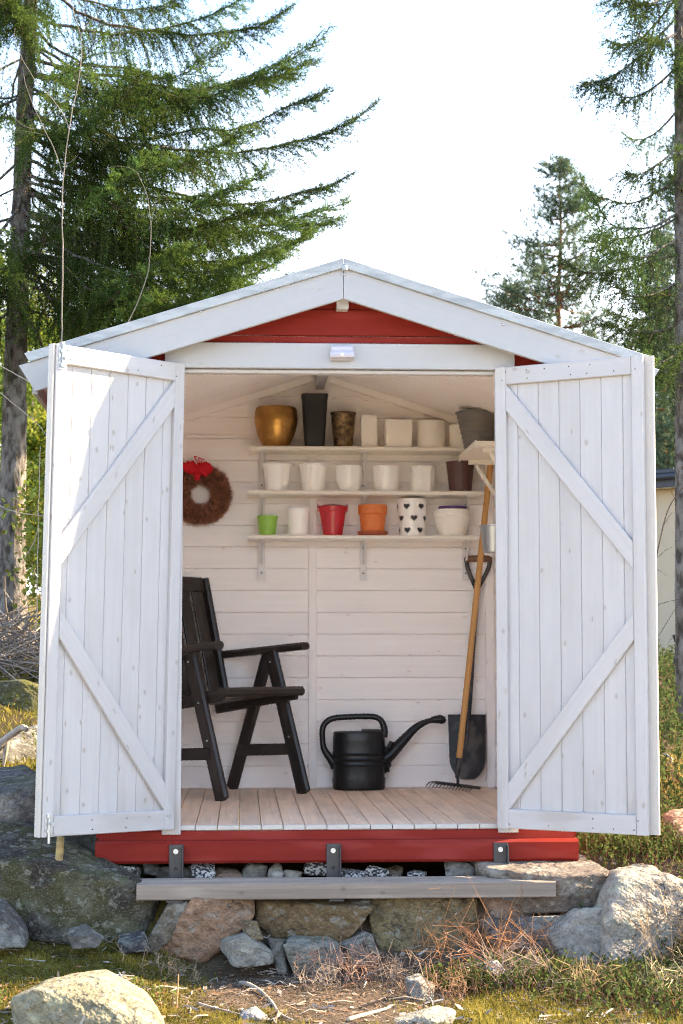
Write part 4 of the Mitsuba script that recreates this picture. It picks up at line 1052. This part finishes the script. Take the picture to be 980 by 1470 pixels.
for q, (px, Y, h, rx, lab) in enumerate(LT): leafy(lab, g_at(px, Y), h, rx, 70 + q, n=9500, col=((.17, .21, .03), (.11, .16, .03), (.22, .23, .05))[q % 3], leaf=.06)
for q, (px, Y, h, rx, lab) in enumerate([(955, 30, 5.5, 1.5, 'pale green tree behind the house roof'), (1010, 32, 6.5, 1.6, 'leafy tree behind the house at the right edge'), (900, 33, 6.0, 1.5, 'leafy tree behind right door top')]):
    leafy(lab, g_at(px, Y), h, rx, 90 + q, n=5000, col=(.14, .17, .05), leaf=.08)
# birch saplings: thin pale bare stems
def sapling(label, paths, cols=(.22, .20, .18), name='birch_sapling'):
    t = thing(name, label, 'sapling')
    for k, (pts, r0, r1) in enumerate(paths):
        p = spline(pts, max(8, 6 * len(pts))); p = p + (meshkit.fbm(p * 6 + k, 3, k)[:, None] - .5) * .02; v, f = tube(p, np.linspace(r0, r1, len(p)) * .6, 6)
        part(t, 'stem' if k == 0 else 'twig', (v, f), 'twig', True, color=np.array(cols) * (.7 + .6 * meshkit.noise(v * 30, 3))[:, None])


Yb = 4.6; B = lambda *q: [P(x, y, Yb + (0.0 if len(q) < 9 else 0)) for x, y in q]
_k = .75
sapling('thin pale birch sapling in front of the left spruce', [
    (B((86, 900), (87, 600), (88, 480), (90, 380), (91, 255), (100, 180), (112, 120), (117, 60), (104, 10), (103, -10)), .013, .004),
    (B((91, 255), (70, 200), (50, 155), (36, 115), (32, 95)), .006, .002), (B((99, 185), (80, 150), (55, 120), (28, 78), (22, 40)), .006, .002),
    (B((117, 52), (130, 30), (146, 8), (147, -10)), .004, .002), (B((116, 110), (140, 95), (160, 70), (174, 45)), .0035, .0015), (B((97, 235), (105, 230), (112, 222)), .003, .001), (B((66, 195), (45, 190), (24, 188)), .003, .001), (B((48, 185), (30, 178), (14, 164)), .003, .001),
    (B((165, 85), (172, 50), (178, 20)), .0025, .001)])
sapling('bare twiggy sapling above the left roof slope', [(B((180, 470), (195, 440), (212, 390), (215, 310), (208, 270), (196, 246)), .006, .002), (B((200, 250), (180, 240), (150, 243)), .002, .001), (B((213, 330), (222, 300), (226, 285)), .002, .001)])
sapling('thin bare branch crossing the left spruce trunk', [(B((-20, 510), (10, 530), (38, 545), (72, 580)), .007, .004), (B((-5, 560), (20, 580), (45, 600), (70, 635)), .005, .003), (B((-10, 720), (15, 733), (40, 738), (70, 742)), .006, .004), (B((35, 800), (50, 775), (55, 755)), .005, .003), (B((52, 915), (54, 800), (56, 690), (58, 640)), .006, .003)], (.32, .28, .25), 'bare_shrub')
rk_ = [(B((928, 860), (942, 800), (952, 755), (962, 725), (980, 700), (1000, 670)), .010, .005), (B((952, 755), (960, 742), (965, 735)), .004, .002), (B((945, 800), (955, 790), (965, 786)), .004, .002), (B((938, 815), (948, 820), (957, 826)), .003, .002), (B((920, 886), (945, 868), (965, 862), (990, 855)), .005, .003), (B((930, 925), (950, 905), (965, 880), (975, 868)), .005, .003), (B((968, 715), (962, 702), (960, 695)), .003, .002)]
sapling('dark leaning bare twig in front of the beige house wall', rk_, (.07, .05, .04), 'bare_shrub')
# fir seedling branch at right edge
# ------------------------------------------------------------------ house far right
hs = thing('neighbour_house', 'beige rendered house with dark flat roof edge behind the right door', 'house')
h0, h1 = P(880, 940, 19.0), P(1180, 940, 17.0); zg = 1.0
hd = unit((h1 - h0) * [1, 1, 0]); hn = np.array([-hd[1], hd[0], 0])
zt = P(960, 703, 18.5)[2]
part(hs, 'wall', board(h0 - hd * .5 + hn * 2.0 + [0, 0, zg - h0[2]], np.r_[(h0 - hd * .5 + hn * 2.0)[:2], zt], hd, .02, 4.0) if False else (lambda a, b: (np.array([a, b, b + hn * 5, a + hn * 5] + [q + [0, 0, zt - zg] for q in (a, b, b + hn * 5, a + hn * 5)]), np.array([(0, 1, 5, 4), (1, 2, 6, 5), (2, 3, 7, 6), (3, 0, 4, 7), (4, 5, 6, 7)])))(np.r_[(h0 - hd * .2)[:2], zg], np.r_[h1[:2], zg]), 'render_beige')
e0, e1 = h0 - hd * .5 - hn * .25, h1 + hd * .3 - hn * .25
part(hs, 'fascia', board(np.r_[e0[:2], zt + .07], np.r_[e1[:2], zt + .11], (0, 0, 1), .17, .04, .006), 'roof_dark')
part(hs, 'gutter', tube([np.r_[(e0 - hn * .08)[:2], zt + .145], np.r_[(e1 - hn * .08)[:2], zt + .175]], .045, 10), 'roof_dark', True)
part(hs, 'roof', board(np.r_[(e0 + hn * 2.7)[:2], zt + .22], np.r_[(e1 + hn * 2.7)[:2], zt + .25], hn, 5.6, .06, .01), 'roof_dark')
part(hs, 'soffit', board(np.r_[(e0 + hn * .145)[:2], zt + .012], np.r_[(e1 + hn * .145)[:2], zt + .03], hn, .22, .02, .004), 'cream')
wh = thing('handcart', 'black bent tube and tyre of a cart beside the slim spruce', 'cart')
part(wh, 'handle', tube(spline([P(967, 911, 9), P(971, 921, 9), P(977, 929, 9), P(995, 945, 9)], 16), .018, 10), 'tyre_black', True)
a = np.linspace(.3, math.pi * 2 + .3, 40); wc0 = P(982, 958, 9.2)
part(wh, 'tyre', tube(np.stack([wc0[0] + .10 * np.cos(a), wc0[1] + .05 * np.cos(a), wc0[2] + .14 * np.sin(a)], 1), .032, 12, cap=False), 'tyre_black', True)

# ------------------------------------------------------------------ ground cover and small things
def scatter(n, x0, x1, y0, y1, r): return r.uniform(x0, x1, n), r.uniform(y0, y1, n)


def on_ground(x, y, dz=0): return np.stack([x, y, gz(x, y) + dz], 1)


def keep_out(x, y): return ~((x > -.7) & (x < 1.5) & (y > -.18) & (y < 2.5))


r = np.random.default_rng(77)
# moss
x, y = scatter(240000, -1.7, 2.6, -1.75, .9, r); p_ = mossy(x, y); kk = (r.uniform(0, 1, len(x)) < p_ * 1.2) & keep_out(x, y); x, y = x[kk], y[kk]
x2, y2 = scatter(60000, -3.2, -.75, .4, 7.5, r); kk = r.uniform(0, 1, len(x2)) < mossy(x2, y2); x, y = np.r_[x, x2[kk]], np.r_[y, y2[kk]]
p = on_ground(x, y, -.003); tone = np.clip(.5 + 1.7 * (meshkit.fbm(p * 7, 4, 2) - .5), 0, 1)[:, None]
d = nrm(r.normal(0, .6, p.shape) + up_); c = (np.array([.045, .050, .010]) * (1 - tone) + np.array([.32, .265, .06]) * tone) * r.uniform(.6, 1.4, (len(p), 1))
v, f, c = tris(p, d, rsides(d, r), r.uniform(.010, .032, len(p)) * (.6 + .8 * tone[:, 0]) * (1 + .8 * (y > 1)), .0065 * (1 + .8 * (y > 1)), c)
whole('moss', 'cushions of green and yellow moss on the ground', 'moss', (v, f), 'leaf', color=np.clip(c, .01, .6), kind='stuff')
# litter: needles, bits of bark, small twigs
x, y = scatter(42000, -1.7, 2.6, -1.75, .5, r); kk = keep_out(x, y) & (r.uniform(0, 1, len(x)) > .65 * mossy(x, y)); x, y = x[kk], y[kk]
p = on_ground(x, y, r.uniform(.002, .012, len(x))); d = nrm(r.normal(0, 1, p.shape) * [1, 1, .18]); L_ = r.uniform(.012, .05, len(p)) * r.uniform(.5, 1.6, len(p))
pal = np.array([(.17, .115, .08), (.10, .068, .048), (.27, .225, .185), (.20, .10, .055), (.06, .045, .035)])[r.integers(0, 5, len(p))]
v, f, c = tris(p, d, nrm(np.cross(d, up_)) * .8 + rsides(d, r) * .4, L_, .0032, pal * r.uniform(.6, 1.3, (len(p), 1)))
m = M(); m.add(v, f, c=c)
n2 = 1500; x, y = scatter(n2, -1.6, 2.6, -1.75, .4, r); kk = keep_out(x, y); p = on_ground(x[kk], y[kk], .008); d = nrm(r.normal(0, 1, p.shape) * [1, 1, .3]); s = nrm(np.cross(d, up_ + r.normal(0, .4, p.shape)))
pal = np.array([(.22, .185, .155), (.28, .245, .22), (.20, .10, .055), (.30, .22, .15)])[r.integers(0, 4, len(p))]
v, f, c = quads(p, d, s, r.uniform(.015, .045, len(p)), r.uniform(.010, .024, len(p)), pal); m.add(v, f, c=c)
whole('needle_litter', 'brown needles and dead leaves littering the soil', 'litter', m, 'twig', kind='stuff')


# small fallen twigs
m = M(); n3 = 420; x, y = scatter(n3, -1.5, 2.4, -1.7, -.2, r)
for a, b, q in zip(x, y, r.uniform(0, 1, n3)):
    c0 = on_ground(np.array([a]), np.array([b]), .006)[0]; d0 = nrm(r.normal(0, 1, 3) * [1, 1, .15]) * (.02 + .07 * q * q)
    m.add(*tube(np.array([c0 - d0, c0 + r.normal(0, .006, 3) + [0, 0, .006], c0 + d0]), np.array([.0028, .0024, .0012]) * (.6 + q), 4, cap=False), c=np.array([(.30, .25, .20), (.18, .12, .08), (.36, .33, .30)][int(q * 97) % 3]))
whole('twig_litter', 'small dry twigs strewn over moss and soil', 'twigs', m, 'twig', kind='stuff')


def shrubs(name, label, cat, spots, seed, h=.10, leaves=11, leaf=.017, col=(.075, .105, .032), stemcol=(.20, .09, .05), tipw=0.0, kind='stuff'):
    r = np.random.default_rng(seed); m = M(); ml = M()
    for (x, y) in spots:
        b = on_ground(np.array([x]), np.array([y]), -.005)[0]; hh = h * r.uniform(.5, 1.25); tip = b + np.array([r.normal(0, .35), r.normal(0, .35), 1]) * hh
        pth = np.array([b, (b + tip) / 2 + r.normal(0, .1, 3) * hh, tip]); m.add(*tube(pth, [.0016, .0013, .0008], 3, cap=False), c=stemcol)
        t = r.uniform(.3, 1.02, leaves); q = b + (tip - b) * t[:, None]; d = nrm(r.normal(0, 1, q.shape) + up_ * .5); s = rsides(d, r)
        v, f, c = quads(q, d, s, leaf * r.uniform(.7, 1.3, leaves), leaf * .6, np.array(col) * r.uniform(.6, 1.6, (leaves, 1))); ml.add(v, f, c=c)
    t = thing(name, label, cat, kind=kind)
    part(t, 'stems', m, 'twig', stuff=True); part(t, 'leaves', ml, 'leaf', stuff=True)


def blobspots(n, cx, cy, sx, sy): return [(a, b) for a, b in zip(r.normal(cx, sx, n), r.normal(cy, sy, n)) if keep_out(np.array([a]), np.array([b]))[0]]


sp1 = [q for c0 in ((1.72, -.66, .13, .05, 260), (2.02, -.64, .12, .07, 340), (1.95, .12, .3, .1, 500), (1.7, .5, .2, .3, 700), (2.1, 1.0, .3, .4, 600), (1.12, -.62, .12, .08, 200), (1.95, -.75, .22, .16, 420), (1.55, -.95, .16, .12, 260), (1.15, -.72, .14, .08, 220), (2.2, -.45, .2, .2, 300), (1.9, .35, .28, .2, 520), (1.6, -1.25, .2, .15, 150), (.86, -.75, .08, .05, 90)) for q in blobspots(c0[4], *c0[:4])]
shrubs('lingonberry', 'patch of low green lingonberry sprigs on sunny ground at right', 'shrub', sp1, 21)
shrubs('bilberry', 'green bilberry thicket growing behind the right door edge', 'shrub', [(a, b) for a, b in zip(r.uniform(2.0, 5.6, 3000), r.uniform(1.0, 14, 3000)) if .17 * b + 1.7 < a < .24 * b + 2.3], 22, h=.3, leaves=14, leaf=.035, col=(.055, .08, .027))
shrubs('bilberry', 'sparse low greens on the slope beside the left door', 'shrub', [(a, b) for a, b in zip(r.uniform(-3.5, -.8, 1500), r.uniform(1.0, 12, 1500)) if -.5 - .19 * b < a + .25], 23, h=.12, leaves=7, leaf=.022, col=(.11, .13, .03))
shrubs('lingonberry', 'few lingonberry sprigs beside the pale foreground boulder', 'shrub', blobspots(90, -1.02, -1.15, .06, .05) + blobspots(25, -.42, -1.05, .08, .05), 24, col=(.16, .2, .06))


def drybush(label, cx, cy, n, h, seed, col=(.24, .115, .05), spread=.5, name='dry_shrub'):
    r = np.random.default_rng(seed); m = M(); b0 = on_ground(np.array([cx]), np.array([cy]))[0]
    for q in range(n):
        b = b0 + np.r_[r.normal(0, .07, 2), 0]; b[2] = gz(b[:1], b[1:2])[0]
        tip = b + np.array([r.normal(0, spread), r.normal(0, spread * .6), 1]) * h * r.uniform(.5, 1.1); mid = (b + tip) / 2 + r.normal(0, .14, 3) * h
        m.add(*tube(np.array([b, mid, tip]), [.0015, .0012, .0006], 3, cap=False), c=np.array(col) * r.uniform(.5, 1.5))
        for k in range(3):
            e = mid + (tip - mid) * r.uniform(0, .8); m.add(*tube(np.array([e, e + r.normal(0, .22, 3) * h + [0, 0, .08 * h], e + r.normal(0, .30, 3) * h + [0, 0, .2 * h]]), [.0013, .001, .0006], 3, cap=False), c=np.array(col) * r.uniform(.6, 1.6))
    whole(name, label, 'shrub', m, 'twig')


drybush('tuft of rusty orange dry twigs in front of the granite blocks', 1.03, -.5, 26, .27, 1)
drybush('second rusty tuft nearer the square block', .88, -.6, 16, .22, 2, (.26, .12, .06))
drybush('grey brown dry heather below the rusty tufts', 1.02, -.75, 40, .16, 3, (.26, .19, .15))
drybush('brown dry twigs on the sunny slope at right', 1.78, -.66, 36, .30, 4, (.30, .20, .11))
drybush('thin straw coloured stalks at right edge', 2.05, -.6, 34, .30, 5, (.42, .30, .13))
drybush('dry heather under the brown rounded boulder', .42, -.62, 36, .12, 6, (.25, .15, .11))
drybush('low dry twigs at the foot of the square block', .62, -.68, 34, .12, 7, (.22, .16, .12))
for q, (cx_, cy_, n_, h_, lb_) in enumerate(((.30, -.72, 26, .09, 'low grey heather left of the square block foot'), (.78, -.95, 26, .10, 'low brown heather between the fist sized stone and lingonberries'), (1.30, -1.0, 30, .13, 'dry heather among the lingonberries at bottom right'), (1.62, -1.1, 26, .14, 'pale heather tuft near the bottom right corner'), (-.30, -.6, 22, .08, 'thin dry heather at the foot of the orange boulder'))):
    drybush(lb_, cx_, cy_, n_, h_, 30 + q, ((.22, .17, .13), (.25, .14, .08), (.28, .19, .10), (.34, .27, .16), (.2, .15, .1))[q])
drybush('yellow grass tuft behind the right door edge', 2.38, 1.8, 40, .24, 8, (.45, .36, .08), .3, 'grass_tuft')


def stick(label, pts, r0, r1, col=(.30, .26, .22), side=(), name='fallen_twig', cat='twig'):
    t = thing(name, label, cat); p = spline(pts, 16); v, f = tube(p, np.linspace(r0, r1, 16), 7)
    part(t, 'stem', (v, f), 'twig', True, color=np.array(col) * (.55 + .9 * meshkit.noise(v * 60, 2))[:, None])
    for s in side:
        p = spline(s, 10); v, f = tube(p, np.linspace(r1 * 1.2, r1 * .5, 10), 5); part(t, 'side_twig', (v, f), 'twig', True, color=np.array(col) * (.55 + .9 * meshkit.noise(v * 60, 2))[:, None])


def PG(px, py, dz=.012):      # the ground point seen at a pixel
    d = RC.T @ np.array([px - CX, py - CY, F]); t = 5.5
    for _ in range(400):
        q = CAM + d / np.linalg.norm(d) * t
        if q[2] < gz(q[:1], q[1:2])[0]: break
        t += .02
    return q + [0, 0, dz]


stick('grey forked fallen stick in front of the orange boulder', [PG(345, 1415), PG(375, 1428), PG(392, 1446), PG(402, 1460), PG(420, 1469)], .009, .004, side=([PG(402, 1460), PG(398, 1464), PG(388, 1469)],))
stick('thin fallen twig near the bottom edge left of centre', [PG(285, 1445), PG(310, 1452), PG(335, 1458), PG(350, 1462)], .006, .002)
stick('pale broken stick on soil at the bottom edge', [PG(500, 1468), PG(520, 1462), PG(545, 1455), PG(560, 1450)], .008, .004, (.40, .33, .25))
stick('short bleached twig in the moss under the dark boulder', [PG(24, 1360), PG(36, 1350, .03), PG(48, 1343, .05)], .005, .002, (.35, .31, .26))
stick('curved pale twig below the square block', [PG(600, 1375), PG(622, 1368, .04), PG(645, 1352, .08), PG(655, 1345, .1)], .005, .002, (.45, .42, .38))
for k, (xa, ya, xb, yb_, lb) in enumerate(((222, 1412, 232, 1444, 'leaning brown dry stem right of the foreground boulder'), (256, 1398, 252, 1450, 'tallest upright dry stem right of the foreground boulder'), (249, 1424, 246, 1450, 'shortest dry stem right of the foreground boulder'), (270, 1436, 262, 1450, 'leaning dry stem nearest the fallen stick'))):
    b = PG(xb, yb_, -.01); stick(lb, [b, (b + P(xa, ya, b[1])) / 2 + [.002, 0, 0], P(xa, ya, b[1])], .0035, .002, (.42, .25, .13), name='dry_weed', cat='weed')
b = P(84, 1240, -.25)
stick('short sawn yellowish branch stub under the left door', [b, (b + P(87, 1204, -.2)) / 2, P(87, 1202, -.2)], .017, .016, (.30, .22, .10), name='branch_stub', cat='branch')
stick('pale forked dead branch on the slope at left edge', [P(-10, 1078, 2.4), P(10, 1060, 2.4), P(22, 1050, 2.4), P(37, 1047, 2.3)], .028, .016, (.34, .29, .24), side=([P(10, 1060, 2.4), P(8, 1080, 2.4), P(5, 1100, 2.4)],), name='dead_branch', cat='branch')
# brushwood heap at the foot of the spruce
m = M(); r = np.random.default_rng(8)
for q in range(260):
    a = P(r.uniform(-40, 72), r.uniform(905, 985), r.uniform(4.8, 7.2)); d = nrm(r.normal(0, 1, 3) * [1, .7, .35]) * r.uniform(.2, .75)
    m.add(*tube(spline([a - d, a + r.normal(0, .06, 3), a + d], 9), np.linspace(.009, .003, 9) * r.uniform(.4, 1.1), 4, cap=False), c=np.array([.26, .22, .19]) * r.uniform(.4, 1.4))
whole('brushwood', 'tangled heap of grey dead twigs at the foot of the left spruce', 'brushwood', m, 'twig', True, kind='stuff')
print('tris', sum(len(x[1]) for x in meshkit.WRITTEN.values()), 'shapes', sum(1 for d in scene.values() if d.get('type') == 'ply'))
